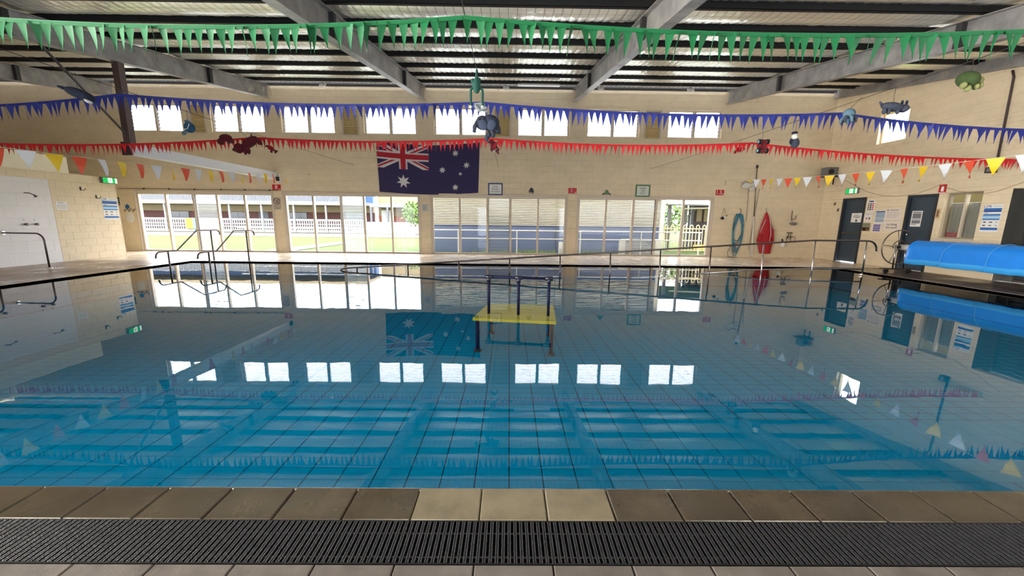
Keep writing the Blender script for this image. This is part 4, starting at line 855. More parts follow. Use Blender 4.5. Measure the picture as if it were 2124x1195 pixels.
# ------------------------------------------------------------------ flag and signs on the far wall
fg = thing('national_flag', 'large navy Australian flag hanging on the far wall above the windows', 'flag', (-2.95, D-.02, 2.2))
F0, F1, G0, G1 = -4.74, -1.1, 2.23, 3.93
def warp(u, v):      # u,v in 0..1 (v up) -> world, hung with a soft sag and folds
    x = F0+.03+(F1-F0)*u + .0*(1-v)*(.5-u); x += (0.035 if u < .5 else -.06)*(1-v)*abs(u-.5)*2
    z = G0+(G1-G0)*v - .09*math.sin(math.pi*u)*(1-.65*(1-v)) + (.06 if v > .5 else 0)*abs(u-.5)*v - .05*(1-v)*math.sin(math.pi*u) + .1*(1-v)*0
    y = D-.03 - .012*math.sin(u*16+v*3) - .008*math.sin(u*7-v*6)
    return V((x, y, z))
def patch(poly, n, M, name, sub_=3):
    b = MB(); c = (sum(p[0] for p in poly)/len(poly), sum(p[1] for p in poly)/len(poly)); k = len(poly)
    ring = []
    for i in range(k):
        a, e = poly[i], poly[(i+1) % k]
        for t in range(sub_): ring.append((a[0]+(e[0]-a[0])*t/sub_, a[1]+(e[1]-a[1])*t/sub_))
    L_ = 4; vs = [warp(*c)+V((0, -n, 0))]
    for l in range(1, L_+1): vs += [warp(c[0]+(p[0]-c[0])*l/L_, c[1]+(p[1]-c[1])*l/L_)+V((0, -n, 0)) for p in ring]
    m_ = len(ring); fs = [(0, 1+i, 1+(i+1) % m_) for i in range(m_)]
    for l in range(L_-1):
        o_ = 1+l*m_; fs += [(o_+i, o_+m_+i, o_+m_+(i+1) % m_, o_+(i+1) % m_) for i in range(m_)]
    b.add(vs, fs); return b.build(name, M, fg, True)
navy_f = mat('navy_flag_cloth', (48, 40, 84), .8); red_f = mat('red_flag_cloth', (176, 26, 46), .8); wht_f = mat('white_flag_cloth', (214, 208, 208), .8)
N_, M_ = 40, 16; b = MB(); b.add([warp(i/N_, j/M_) for i in range(N_+1) for j in range(M_+1)], [(i*(M_+1)+j, (i+1)*(M_+1)+j, (i+1)*(M_+1)+j+1, i*(M_+1)+j+1) for i in range(N_) for j in range(M_)]); b.build('cloth', navy_f, fg, True)
def band(x0, y0, x1, y1, w_, n, M, name):      # stripe in the canton, canton coords 0..2 x 0..1
    d = V((x1-x0, y1-y0)).normalized(); q = V((-d.y, d.x))*w_/2
    pts = [(x0+q.x, y0+q.y), (x1+q.x, y1+q.y), (x1-q.x, y1-q.y), (x0-q.x, y0-q.y)]
    # clip to canton
    def clip(P, f, g):
        out = []
        for i in range(len(P)):
            a, e = P[i], P[(i+1) % len(P)]; fa, fe = f(a), f(e)
            if fa >= 0: out.append(a)
            if fa*fe < 0: t = fa/(fa-fe); out.append((a[0]+(e[0]-a[0])*t, a[1]+(e[1]-a[1])*t))
        return out
    for f in (lambda p: p[0], lambda p: 2-p[0], lambda p: p[1], lambda p: 1-p[1]): pts = clip(pts, f, None)
    patch([(p[0]*.25, .5+p[1]*.5) for p in pts], n, M, name, 4)
for (x0, y0, x1, y1) in ((0, 0, 2, 1), (0, 1, 2, 0)): band(x0, y0, x1, y1, .2, .004, wht_f, 'saltire')
for (x0, y0, x1, y1, ox, oy) in ((0, 0, 1, .5, .015, .03), (1, .5, 2, 1, -.015, -.03), (0, 1, 1, .5, -.015, -.03), (1, .5, 2, 0, .015, .03)): band(x0+ox, y0+oy, x1+ox, y1+oy, .067, .007, red_f, 'red_saltire')
band(1, 0, 1, 1, .333, .010, wht_f, 'cross'); band(0, .5, 2, .5, .333, .010, wht_f, 'cross'); band(1, 0, 1, 1, .2, .014, red_f, 'red_cross'); band(0, .5, 2, .5, .2, .014, red_f, 'red_cross')
for (u, v, r, k) in ((.245, .25, .145, 7), (.765, .14, .072, 7), (.635, .5, .072, 7), (.765, .82, .072, 7), (.875, .57, .072, 7), (.815, .41, .042, 5)):
    patch([(u+(q[0])*.5, v+q[1]) for q in star(0, 0, r*.98, k)], .006, wht_f, 'star', 1)
# depth signs
for u, s, lab, sx in ((-8.365, '.8', 'red depth sign reading .8m on the far wall', 1), (2.268, '1', 'red depth sign reading 1m on the far wall', 1), (7.622, '1.5', 'red depth sign reading 1.5m on the far wall', .9)):
    t = thing('depth_sign', lab, 'sign', (u, D, 2.24), 'red depth signs'); MB().fbox(FAR, u-.15, u+.15, 2.245, 2.44, 0, .012).build('plate', red, t)
    text(FAR, s, u-.03, 2.343, .2, white, t, .013, sx=sx, name='number'); text(FAR, 'm', u+.11, 2.29, .085, white, t, .013, name='unit')
# framed animal name signs
for u, lines, M, Mi, lab in ((-.513, ('BLUE', 'RINGED', 'OCTOPUS'), mat('blue_sign_border', (52, 74, 118), .5), paper, 'white sign with blue border naming the blue ringed octopus'), (4.81, ('GREEN', 'TREE', 'FROG'), mat('green_sign_border', (74, 112, 74), .5), mat('pale_green_sheet', (206, 214, 204), .6), 'white sign with green border naming the green tree frog')):
    t = thing('name_sign', lab, 'sign', (u, D, 2.15), 'animal name signs'); MB().fbox(FAR, u-.262, u+.262, 2.155, 2.58, .02, .034).build('border', M, t); MB().fbox(FAR, u-.215, u+.215, 2.2, 2.535, .034, .037).build('sheet', Mi, t)
    for k, l in enumerate(lines): text(FAR, l, u, 2.455-k*.088, .072, ink, t, .038)
t = thing('octopus_plaque', 'small dark octopus cut-out on the wall right of the blue sign', 'wall plaque', (.79, D, 2.2))
MB().prism(FAR, circ(.785, 2.37, .06, 16), .005, .03).build('head', mat('dark_octopus', (50, 46, 66), .6), t)
for k, (dx, dz) in enumerate(((-.1, .0), (-.1, -.07), (-.05, -.12), (.02, -.13), (.07, -.12), (.1, -.06), (.1, .03))):
    MB().tube([fp(FAR, .785+dx*.3, 2.33, .015), fp(FAR, .785+dx*.8, 2.33+dz*.55, .018), fp(FAR, .785+dx*1.05, 2.33+dz, .015)], [.014, .012, .006], 6).build('tentacle', MATS['dark_octopus'], t, True)
t = thing('frog_plaque', 'small green frog cut-out on the wall left of the green sign', 'wall plaque', (3.51, D, 2.2))
MB().prism(FAR, [(3.42, 2.23), (3.6, 2.23), (3.585, 2.31), (3.54, 2.37), (3.51, 2.385), (3.48, 2.37), (3.44, 2.31)], .005, .03).build('body', mat('frog_green', (92, 120, 78), .6), t)
for s in (-1, 1): MB().tube([fp(FAR, 3.51+s*.05, 2.25, .02), fp(FAR, 3.51+s*.14, 2.26, .02), fp(FAR, 3.51+s*.1, 2.225, .02), fp(FAR, 3.51+s*.16, 2.22, .02)], .014, 6).build('leg', mat('frog_dark', (44, 44, 36), .6), t, True)
for s in (-1, 1): MB().ell(fp(FAR, 3.51+s*.03, 2.36, .03), (.016, .012, .016)).build('eye', MATS['frog_dark'], t, True)
t = thing('no_diving_sign', 'grey no diving sign on the pier below the .8m sign', 'sign', (-8.4, D, 1.55))
MB().fbox(FAR, -8.545, -8.265, 1.55, 1.98, .006, .014).build('plate', mat('grey_sign_plate', (196, 184, 166), .6), t)
ring = MB(); ring.tube([fp(FAR, -8.405+.11*math.cos(a), 1.85+.11*math.sin(a), .018) for a in np.linspace(0, 2*math.pi, 30)[:-1]], .009, 5, closed=True); ring.build('ring', mat('maroon_ink', (84, 30, 30), .6), t)
MB().tube([fp(FAR, -8.48, 1.925, .018), fp(FAR, -8.33, 1.775, .018)], .008, 5).build('slash', MATS['maroon_ink'], t); b = MB(); b.tube([fp(FAR, -8.36, 1.89, .017), fp(FAR, -8.42, 1.83, .017), fp(FAR, -8.4, 1.76, .017)], .008, 5); b.prism(FAR, circ(-8.35, 1.905, .018, 10), .015, .019); b.build('diver', MATS['maroon_ink'], t)
text(FAR, 'SHALLOW', -8.405, 1.675, .055, ink, t, .016); text(FAR, 'WATER', -8.405, 1.605, .055, ink, t, .016)
t = thing('pool_rules_notice', 'faded paper notice on the pier between the second and third windows', 'notice', (-3.06, D, 1.56))
MB().fbox(FAR, -3.19, -2.93, 1.55, 1.82, .006, .009).build('sheet', mat('faded_paper', (206, 202, 196), .7), t)
b = MB()
for k in range(7): b.fbox(FAR, -3.16, -2.97-.03*(k % 3), 1.77-k*.03, 1.782-k*.03, .009, .0105)
b.build('print', inkg, t)
t = thing('wall_conduit', 'thin dark conduit clipped above the leftmost window', 'conduit', (-11.3, D-.02, 2.24)); MB().tube([(-14.0, D-.02, 2.235), (-8.42, D-.02, 2.235), (-8.34, D-.02, 2.21)], .008, 6).build('pipe', dcord_m, t)
for x in (-13.1, -12.2, -11.3, -10.35, -9.5, -8.62): MB().box(x-.02, x+.02, D-.035, D, 2.215, 2.26).build('clip', black, t)
o = MB().tube([(-7.15, D-.01, 2.79), (-7.15, D-.08, 2.79)], .01, 6).build('flag_hook', chrome_d); tag(o, 'small wall hook holding the left flag string', 'hook')
o = MB().tube([(7.78, D-.01, 2.74), (7.78, D-.05, 2.74), (7.77, D-.05, 2.68), (7.79, D-.05, 2.6)], .008, 6).build('flag_hook', chrome_d); tag(o, 'small wall hook holding the right flag string', 'hook')
# craft pictures at the far left
t = thing('craft_collage', 'paper craft collage on the narrow far wall beside the leftmost window', 'poster', (-13.75, D, 1.0))
MB().prism(FAR, [(-13.9, 1.1), (-13.7, 1.02), (-13.6, 1.2), (-13.66, 1.4), (-13.86, 1.38)], .006, .012).build('sheet', paper, t)
b = MB(); b.prism(FAR, star(-13.8, 1.6, .12, 6, .5), .006, .012); b.build('blue_cutout', blue_i, t)
for k in range(9): MB().fbox(FAR, -13.93+.05*k, -13.905+.05*k, 1.42+.03*(k % 3), 1.5+.03*(k % 3), .006, .012).build('cutout', (ink, brn_i, inkg)[k % 3], t)
t = thing('picture_strip', 'narrow vertical strip of photographs at the end of the shower wall', 'poster', (-14.15, D, 1.5)); MB().fbox(FAR, -14.2, -14.02, 1.62, 2.02, .006, .012).build('sheet', paper, t)
for k in range(5): MB().fbox(FAR, -14.19, -14.03, 1.64+k*.075, 1.7+k*.075, .012, .014).build('photo', (brn_i, ink, grn_i, ink, f_ye)[k], t)

# ------------------------------------------------------------------ gear hanging on the far wall, right
hs = thing('garden_hose', 'coiled blue garden hose hanging on the far wall', 'hose', (8.4, D-.05, .05))
hm = mat('teal_hose', (58, 128, 150), .4); pts = []
for k in range(8):
    wd = .15+.02*(k % 3); bt = 0.42-.09*((k*3) % 5)+.25*(k % 2)
    for a in np.linspace(0, 2*math.pi, 22)[:-1]:
        zc = (1.5+bt)/2; pts.append((8.41+.014*(k-3.5)*math.cos(a)+wd*math.sin(a)*(1.0 if math.cos(a) < .6 else .8), D-.04-.012*(k % 4), zc+(1.6-.02*(k % 3)-zc)*math.cos(a)))
MB().tube(pts, .013, 6).build('coil', hm, hs, True)
MB().tube([(8.3, D-.07, 1.6), (8.22, D-.08, 1.45), (8.21, D-.08, 1.0)], .011, 6).build('free_end', mat('dark_teal_hose', (30, 58, 66), .5), hs, True)
MB().tube([(8.55, D-.1, .95), (8.4, D-.12, .6), (8.2, D-.1, .45), (8.08, D-.1, .2), (8.12, D-.1, .02), (8.45, D-.1, .015)], .009, 6).build('tail', MATS['dark_teal_hose'], hs, True)
MB().tube([(8.41, D-.012, 1.78), (8.41, D-.1, 1.74), (8.41, D-.1, 1.6)], .012, 6).build('hook', brn_i, hs, True)
sk = thing('leaf_skimmer', 'white leaf skimmer net hung high on the far wall beside its pole', 'pool net', (8.6, D-.05, 1.0))
MB().tube([fp(FAR, 8.36, 2.7, .05), fp(FAR, 8.42, 2.74, .1), fp(FAR, 8.62, 2.66, .16), fp(FAR, 8.86, 2.78, .06), fp(FAR, 8.84, 2.68, .05), fp(FAR, 8.62, 2.56, .05), fp(FAR, 8.4, 2.62, .05)], .01, 6, closed=True).build('net_frame', chrome_d, sk, True)
b = MB(); b.ell(fp(FAR, 8.6, 2.6, .09), (.25, .07, .12), rot('Y', -.15)); b.ell(fp(FAR, 8.74, 2.5, .08), (.11, .05, .1)); b.build('net_bag', mat('white_netting', (206, 204, 198), .8), sk, True)
MB().tube([fp(FAR, 8.62, 2.5, .06), fp(FAR, 8.68, 1.35, .04)], .008, 6).build('net_handle', chrome_d, sk, True)
pl = thing('telescopic_pole', 'tall silver telescopic pool pole leaning on the far wall', 'pole', (9.0, D-.1, 0))
MB().tube([(8.99, D-.12, 0.02), (8.93, D-.06, 1.5)], .018, 8).build('lower_tube', white, pl, True); MB().tube([(8.93, D-.06, 1.5), (8.85, D-.04, 3.25)], .014, 8).build('upper_tube', chrome_d, pl, True); MB().box(8.82, 8.88, D-.06, D-.02, 3.2, 3.31).build('tip', black, pl); MB().tube([(9.03, D-.03, 2.5), (8.96, D-.03, 1.4), (8.9, D-.03, .3)], .006, 6).build('cord', dcord_m, pl)
jk = thing('red_jacket', 'red hooded rain jacket with white piping hanging on the far wall', 'jacket', (9.42, D-.1, .15))
lev = [(1.66, .02, .03, 9.38), (1.58, .05, .06, 9.385), (1.42, .1, .09, 9.4), (1.22, .17, .11, 9.41), (.95, .23, .12, 9.43), (.68, .28, .12, 9.44), (.62, .28, .12, 9.44), (.4, .22, .12, 9.46), (.16, .18, .11, 9.49)]
b = MB(); n_ = 28
for li, (z, hw, dp, cx_) in enumerate(lev):
    for j in range(n_):
        a = 2*math.pi*j/n_; f = 1+.14*math.sin(a*6+li*.2)*min(1, li/3)
        b.v.append((cx_+hw*math.cos(a)*f, D-.035-dp*(.5+.5*max(-1, math.sin(a))), z+.012*math.sin(a*3)))
b.f = [(i*n_+j, i*n_+(j+1) % n_, (i+1)*n_+(j+1) % n_, (i+1)*n_+j) for i in range(len(lev)-1) for j in range(n_)]+[tuple(range(n_))]; b.mi = [0]*len(b.f); b.build('body', mat('red_rain_fabric', (176, 24, 38), .55, bump=.1, bscale=10), jk, True)
MB().tube([(9.24, D-.12, .85), (9.18, D-.14, .6)], [.07, .05], 10).build('sleeve', MATS['red_rain_fabric'], jk, True); MB().tube([(9.6, D-.12, 1.05), (9.68, D-.13, .66)], [.07, .05], 10).build('sleeve', MATS['red_rain_fabric'], jk, True)
MB().tube([(9.43, D-.18, 1.5), (9.5, D-.2, 1.2), (9.54, D-.21, .85), (9.53, D-.2, .62)], .012, 5).build('piping', mat('white_piping', (226, 200, 196), .6), jk, True); MB().tube([(9.33, D-.15, 1.4), (9.24, D-.17, 1.15), (9.18, D-.16, .95)], .01, 5).build('piping', MATS['white_piping'], jk, True)
MB().tube([(9.36, D-.012, 1.8), (9.36, D-.06, 1.78), (9.37, D-.07, 1.66)], .008, 6).build('hook', chrome_d, jk)
gg = thing('swim_goggles', 'black and white goggles hanging from a hook below the 1.5m sign', 'goggles', (7.83, D-.04, 1.4))
MB().tube([fp(FAR, 7.82, 1.78, .03), fp(FAR, 7.78, 1.6, .04), fp(FAR, 7.78, 1.48, .05)], .007, 5).build('strap', mat('tan_strap', (190, 160, 130), .7), gg, True); MB().tube([fp(FAR, 7.83, 1.78, .03), fp(FAR, 7.9, 1.62, .04), fp(FAR, 7.88, 1.5, .05)], .007, 5).build('strap', MATS['tan_strap'], gg, True)
b = MB(); b.ell(fp(FAR, 7.79, 1.43, .06), (.07, .04, .055)); b.build('mask', black, gg, True); b = MB(); b.ell(fp(FAR, 7.87, 1.45, .07), (.06, .03, .045)); b.build('lens', white, gg, True); MB().tube([fp(FAR, 7.9, 1.5, .06), fp(FAR, 7.96, 1.54, .06)], .014, 6).build('snorkel', grn_i, gg, True)
bt = thing('white_bottle', 'small white pump bottle mounted low on the far wall', 'bottle', (10.13, D-.06, .42))
MB().tube([(10.13, D-.06, .42), (10.13, D-.06, .56), (10.12, D-.06, .6)], [.075, .075, .03], 14).build('body', white, bt, True); MB().tube([(10.11, D-.06, .6), (10.09, D-.06, .7)], [.03, .02], 10).build('pump', black, bt, True)
rk = thing('wall_bracket', 'twisted grey wire bracket with a dish on the far wall near the corner', 'bracket', (10.4, D-.05, 1.2))
MB().tube([fp(FAR, 10.36, 1.72, .01), fp(FAR, 10.33, 1.5, .04), fp(FAR, 10.35, 1.36, .06)], .012, 6).build('stem', chrome_d, rk, True); MB().tube([fp(FAR, 10.52, 1.55, .02), fp(FAR, 10.46, 1.42, .05), fp(FAR, 10.34, 1.4, .05)], .01, 6).build('arm', chrome_d, rk, True); MB().ell(fp(FAR, 10.4, 1.26, .08), (.13, .07, .06), rot('Y', .15)).build('dish', mat('grey_dish', (120, 112, 108), .6), rk, True)
tp = thing('wall_tap', 'black double tap with a looped hose low on the far wall', 'tap', (10.4, D-.05, .7))
for dx in (-.06, .06): MB().tube([fp(FAR, 10.34+dx, .7, .05), fp(FAR, 10.34+dx*.5, .9, .05)], .01, 6).build('riser', black, tp, True); MB().tube([fp(FAR, 10.34+dx*1.6, .92, .05), fp(FAR, 10.34+dx*.4, .93, .05)], .018, 8).build('tap_handle', black, tp, True)
MB().tube([fp(FAR, 10.47+.1*math.cos(a), .7+.08*math.sin(a), .06) for a in np.linspace(0, 2*math.pi, 20)[:-1]], .008, 6, closed=True).build('hose_loop', black, tp, True); MB().tube([fp(FAR, 10.28, .78, .05), fp(FAR, 10.24, .7, .05), fp(FAR, 10.27, .62, .05)], .008, 6).build('hose_end', black, tp, True); MB().fbox(FAR, 10.26, 10.42, .77, .79, 0, .05).build('bracket', black, tp)
# ------------------------------------------------------------------ right wall things (u = -Y)
def sheet(name, label, fr, u0, u1, v0, v1, M, bars, cat='poster', group=None, n=.006, texts=()):
    t = thing(name, label, cat, fp(fr, (u0+u1)/2, v0, n), group); MB().fbox(fr, u0, u1, v0, v1, n, n+.003).build('sheet', M, t)
    W_, H_ = u1-u0, v1-v0; by = {}
    for (a, b_, c, d, m_) in bars: MB().fbox(fr, u0+a*W_, u0+b_*W_, v0+c*H_, v0+d*H_, n+.003, n+.0042).build('print', m_, t)
    for (s, a, c, sz, m_) in texts: text(fr, s, u0+a*W_, v0+c*H_, sz, m_, t, n+.0045)
    return t
RD = sub(RIGHT, 0, 0, -.065)
CPR = [(.02, .98, .77, .87, blue_i), (.02, .98, .73, .77, navy_i), (.03, .97, .6, .655, blue_i), (.03, .97, .53, .6, lblue_i), (.03, .97, .44, .485, blue_i), (.03, .97, .485, .52, lblue_i), (.12, .26, .34, .38, ink), (.45, .62, .34, .375, ink), (.8, .9, .345, .37, inkg), (.12, .26, .22, .26, ink), (.45, .6, .22, .25, ink), (.8, .9, .22, .25, inkg), (.03, .97, .07, .14, blue_i), (.03, .97, .14, .16, navy_i), (.08, .3, .68, .7, inkg), (.5, .95, .93, .945, inkg)]
sheet('cpr_chart', 'blue and white CPR chart on the right wall beside the roller shutter', RIGHT, -9.28, -8.93, 1.13, 1.77, paper, CPR, texts=(('CPR', .2, .93, .085, navy_i),))
sheet('cpr_chart', 'blue and white CPR chart at the end of the left shower wall', LEFT, 11.93, 12.39, 1.16, 1.81, paper, CPR, texts=(('CPR', .18, .935, .085, navy_i),))
sheet('door_notice', 'white notice with black lines and a pictogram on the door under the exit sign', RD, -12.93, -12.54, 1.33, 1.63, paper, [(.3, .62, .8, .84, ink), (.15, .85, .66, .71, ink), (.2, .8, .52, .57, ink), (.42, .6, .38, .42, ink), (.42, .6, .08, .28, ink)])
sheet('door_notice', 'printed A4 notice on the slate door next to the office window', RD, -10.99, -10.71, 1.225, 1.66, paper, [(.1, .92, .88, .93, ink), (.1, .92, .52, .84, inkg), (.1, .92, .44, .47, ink), (.1, .92, .2, .4, inkg), (.1, .6, .12, .16, inkg)])
sheet('class_photo_chart', 'white chart with rows of small portraits right of the exit door', RIGHT, -12.36, -12.1, 1.66, 2.02, paper, [(.2, .8, .84, .95, navy_i)] + [(.12+.28*i, .32+.28*i, .14+.16*j, .26+.16*j, (brn_i, ink, red_i)[i]) for i in range(3) for j in range(4)])
sheet('small_leaflet', 'small white leaflet with a figure below the portrait chart', RIGHT, -12.38, -12.13, 1.36, 1.63, paper, [(.1, .9, .82, .87, inkg), (.45, .55, .66, .71, ink), (.6, .8, .2, .5, brn_i), (.2, .4, .25, .45, red_i)])
sheet('pool_photo', 'small colour photograph of the pool lowest in the poster column', RIGHT, -12.43, -12.13, 1.06, 1.31, mat('photo_olive', (140, 138, 110), .6), [(.0, 1, 0, .38, brn_i), (.1, .9, .3, .45, ink), (.2, .5, .05, .25, red_i), (.1, .9, .85, .95, inkg)])
sheet('timetable_sheet', 'grey printed timetable sheet above the purple leaflet', RIGHT, -12.03, -11.7, 1.31, 1.69, paper, [(.06, .94, .87, .96, navy_i), (.06, .94, .42, .85, mat('grey_blue_print', (150, 168, 190), .6)), (.06, .94, .33, .37, ink), (.06, .94, .08, .3, MATS['grey_blue_print'])])
sheet('purple_leaflet', 'purple printed leaflet on the right wall under the timetable', RIGHT, -12.05, -11.77, 1.05, 1.28, paper, [(.08, .92, .06, .24, pur_i), (.08, .92, .3, .48, pur_i), (.08, .92, .54, .7, pur_i), (.08, .92, .76, .95, pur_i)])
sheet('rules_sheet', 'pale rules sheet left of the door with printed notice', RIGHT, -11.7, -11.22, 1.4, 1.74, mat('pinkish_paper', (226, 212, 200), .7), [(.08, .16, .84, .92, ink), (.25, .8, .85, .9, inkg), (.1, .8, .68, .7, inkg), (.1, .9, .52, .54, inkg), (.05, .8, .38, .4, inkg), (.05, .7, .24, .26, inkg)])
sheet('no_diving_notice', 'white notice with bold lettering no diving into pool on the right wall', RIGHT, -11.7, -11.2, 1.08, 1.38, MATS['pinkish_paper'], [], texts=(('no diving', .5, .66, .085, ink), ('into pool!', .5, .36, .085, ink)))
def exit_sign(label, fr, u0, u1, v0, v1, n):
    t = thing('exit_sign', label, 'exit sign', fp(fr, (u0+u1)/2, v0, 0), 'green running-man exit signs'); MB().fbox(fr, u0, u1, v0, v1, 0, n).build('housing', mat('grey_housing', (120, 116, 112), .5), t)
    eg = mat('exit_green', (20, 170, 80), .4, emit=.9); ew = mat('exit_white', (236, 250, 240), .4, emit=1.0); w_ = u1-u0; h_ = v1-v0
    MB().fbox(fr, u0+.02, u1-.02, v0+.015, v1-.015, n, n+.008).build('diffuser', eg, t)
    MB().fbox(fr, u0+w_*.36, u0+w_*.64, v0+h_*.12, v1-h_*.12, n+.008, n+.010).build('doorway', ew, t); MB().fbox(fr, u1-w_*.16, u1-.02, v0+h_*.1, v1-h_*.1, n+.008, n+.010).build('white_panel', ew, t)
    c = u0+w_*.48; b = MB(); b.prism(fr, circ(c+.01, v1-h_*.28, h_*.07, 10), n+.01, n+.012)
    for p in ([(c, v0+h_*.65), (c-.01, v0+h_*.42)], [(c-.01, v0+h_*.42), (c+.03, v0+h_*.32), (c+.025, v0+h_*.18)], [(c-.01, v0+h_*.42), (c-.03, v0+h_*.28), (c-.055, v0+h_*.26)], [(c, v0+h_*.62), (c+.04, v0+h_*.52)], [(c, v0+h_*.62), (c-.035, v0+h_*.5)]): b.tube([fp(fr, a, z, n+.011) for a, z in p], .008, 5)
    b.build('running_man', eg, t)
exit_sign('lit green exit sign on the right wall above the slate door', RIGHT, -13.18, -12.72, 2.26, 2.44, .07)
exit_sign('lit green exit sign on top of the left shower wall end', LEFT, 11.98, 12.43, 2.25, 2.43, .09)
t = thing('fire_sign', 'small red fire equipment sign with white symbol above the office window', 'sign', (XR, 10.27, 2.09)); MB().fbox(RIGHT, -10.36, -10.18, 2.1, 2.33, .006, .012).build('plate', red, t); b = MB(); b.prism(RIGHT, [(-10.3, 2.15), (-10.24, 2.15), (-10.235, 2.24), (-10.255, 2.28), (-10.285, 2.28), (-10.305, 2.24)], .012, .014); b.build('symbol', white, t); MB().fbox(RIGHT, -10.35, -10.19, 2.105, 2.125, .012, .014).build('caption_bar', white, t)
t = thing('name_plate', 'narrow tan wooden plate beside the office window', 'plate', (XR, 10.26, 1.47)); MB().fbox(RIGHT, -10.3, -10.22, 1.46, 1.7, .006, .022).build('board', mat('tan_wood', (190, 156, 104), .6), t); MB().fbox(RIGHT, -10.28, -10.24, 1.5, 1.66, .022, .024).build('lettering_strip', brn_i, t)
for k, (fr, u, v, lab) in enumerate(((RIGHT, -13.59, 1.96, 'upper black coat hook on the right wall by the corner'), (RIGHT, -13.42, 1.75, 'lower black coat hook on the right wall by the corner'), (LEFT, 11.41, 2.04, 'upper black coat hook on the left shower wall'), (LEFT, 11.8, 1.83, 'lower black coat hook on the left shower wall'))):
    t = thing('coat_hook', lab, 'hook', fp(fr, u, v, 0), 'black coat hooks'); MB().fbox(fr, u-.02, u+.02, v-.05, v+.05, .004, .014).build('back_plate', black, t); MB().tube([fp(fr, u, v-.03, .01), fp(fr, u+.02, v-.05, .06), fp(fr, u+.05, v-.02, .09), fp(fr, u+.05, v+.02, .09)], .008, 6).build('hook', black, t, True)
o = MB().tube([fp(RIGHT, -a, z, .012) for a, z in ((13.75, 2.9), (13.31, 2.72), (12.85, 2.5), (12.43, 2.29), (11.9, 2.14), (11.46, 2.085), (10.93, 2.125), (10.55, 2.24), (10.36, 2.334), (10.1, 2.21), (9.88, 2.126), (9.36, 2.033), (9.1, 2.07), (8.93, 2.135), (8.67, 2.238), (8.2, 2.45))], .006, 5).build('wall_cable', mat('tan_cable', (150, 128, 100), .7)); tag(o, 'thin tan cable looping along the right wall over the doors', 'cable')
t = thing('loudspeaker', 'grey loudspeaker on a black bracket high in the right corner', 'loudspeaker', (11.2, 13.75, 2.9)); MB().box(11.0, 11.33, 13.62, 13.92, 2.92, 3.2).build('cabinet', mat('grey_speaker', (110, 110, 114), .6), t); MB().tube([(11.12, 13.62, 3.05), (11.12, 13.6, 3.05)], .09, 18).build('cone', black, t); b = MB(); b.box(10.9, XR, 13.6, 13.95, 2.88, 2.92); b.build('shelf_bracket', black, t)
for y in (13.66, 13.9): MB().box(11.26, 11.29, y-.012, y+.012, 2.62, 2.88).build('strap', black, t)
t = thing('conduit_floodlight', 'dark conduit drop on the right wall ending in a floodlight', 'light', (11.33, 9.2, 2.5)); MB().tube([(11.37, 9.3, 4.75), (11.37, 9.25, 4.6), (11.37, 9.2, 2.6)], .022, 8).build('conduit', mat('dark_brown_conduit', (66, 52, 50), .6), t, True); MB().box(11.24, 11.36, 9.16, 9.3, 2.5, 2.63).build('lamp_body', black, t); MB().box(11.225, 11.24, 9.18, 9.26, 2.52, 2.61).build('lens', inkg, t)
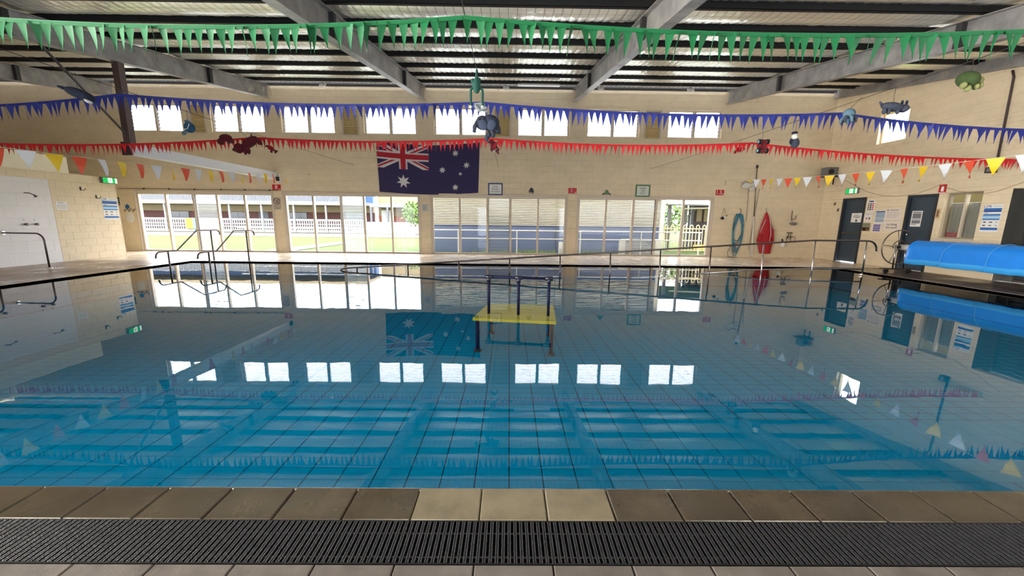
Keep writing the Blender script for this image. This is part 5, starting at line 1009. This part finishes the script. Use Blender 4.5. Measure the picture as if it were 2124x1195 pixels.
# ------------------------------------------------------------------ left shower wall
sheet('shower_notice', 'small white notice on the left shower wall', LEFT, 10.72, 11.0, 1.42, 1.64, paper, [(.2, .75, .86, .9, ink), (.1, .9, .1, .7, mat('pale_grey_print', (214, 210, 206), .7))], cat='notice')
for k, dy in enumerate((0, -1.0)):
    w_ = ('the one farther from the camera', 'the one nearer the camera')[k]
    t = thing('wall_shower', 'chrome shower arm on the white shower wall, '+w_, 'shower', (XL+.1, 10.08+dy, 1.8), 'wall showers')
    MB().tube([fp(LEFT, 10.08+dy, 1.83, 0), fp(LEFT, 10.1+dy, 1.83, .1), fp(LEFT, 10.12+dy, 1.78, .2)], .013, 8).build('arm', chrome_d, t, True); MB().tube([fp(LEFT, 10.12+dy, 1.79, .19), fp(LEFT, 10.13+dy, 1.74, .23)], [.015, .035], 10).build('rose', chrome_d, t, True)
    t = thing('shower_taps', 'pair of chrome taps on the white shower wall, '+w_, 'tap', (XL+.05, 10.07+dy, 1.04), 'shower taps')
    for d in (-.11, .11): MB().tube([fp(LEFT, 10.07+dy+d, 1.04, .003), fp(LEFT, 10.07+dy+d, 1.04, .07)], [.025, .035], 12).build('tap_knob', chrome_d, t, True); MB().tube([fp(LEFT, 10.07+dy+d-.005, 1.15, .003), fp(LEFT, 10.07+dy+d-.005, 1.15, .01)], .012, 8).build('screw_cap', inkg, t)
    t = thing('grab_rail', 'bent stainless grab rail beside the shower, '+w_, 'grab rail', (-11.8, 9.45+dy, 0), 'shower grab rails')
    MB().tube([(XL+.005, 9.5+dy, .84), (-11.5, 9.42+dy, .84)] + arc((-11.5, 9.42+dy, .66), (1, 0, 0), (0, 0, 1), .18, math.pi/2, .05) + [(-11.3, 9.4+dy, .0)], .019, 10).build('rail', rail_d, t, True)
    MB().tube([(XL, 9.5+dy, .84), (XL+.02, 9.5+dy, .84)], .045, 14).build('wall_flange', chrome, t); MB().tube([(-11.3, 9.4+dy, 0), (-11.3, 9.4+dy, .012)], .05, 14).build('floor_flange', chrome, t)
# ------------------------------------------------------------------ lamps under the roof
for k, x in enumerate((-6.15, -.15, 2.97, 5.94)):
    t = thing('floodlight', 'small white floodlight under the last purlin, '+['leftmost of four', 'second of four from the left', 'third of four, behind the roof beam', 'rightmost of four'][k], 'light', (x, 13.5, 5.6), 'floodlights along the far eave')
    b = MB(); b.add([(x-.1, 13.42, 5.52), (x+.1, 13.42, 5.52), (x+.1, 13.5, 5.62), (x-.1, 13.5, 5.62), (x-.1, 13.46, 5.49), (x+.1, 13.46, 5.49), (x+.1, 13.55, 5.6), (x-.1, 13.55, 5.6)], [(0, 1, 2, 3), (7, 6, 5, 4), (0, 4, 5, 1), (1, 5, 6, 2), (3, 2, 6, 7), (0, 3, 7, 4)]); b.build('lens', white, t); MB().box(x-.02, x+.02, 13.5, 13.54, 5.58, 5.65).build('bracket', black, t)
t = thing('fluorescent_batten', 'long white fluorescent batten under the roof near the far wall', 'light', (.88, 12.9, 5.43)); MB().box(.22, 1.54, 12.82, 12.96, 5.43, 5.47).build('diffuser', white, t); MB().box(.25, 1.5, 12.86, 12.92, 5.47, 5.5).build('body', chrome_d, t)
for x in (.3, .68, 1.06, 1.44): MB().box(x-.015, x+.015, 12.85, 12.86, 5.47, 5.53).build('clip', black, t)
t = thing('roof_conduit', 'thin pale conduit running along the last purlins by the far wall', 'conduit', (-3, 13.25, 5.5))
MB().tube([(-8.2, 13.25, 5.58), (7.4, 13.25, 5.58)], .012, 6).build('pipe', mat('pale_conduit', (196, 192, 190), .5), t)
for x in (-6.5, -4.5, -1.5, .5, 3.5, 5.5): MB().box(x-.012, x+.012, 13.24, 13.26, 5.58, roof_p(13.3)+.005).build('saddle', chrome_d, t)
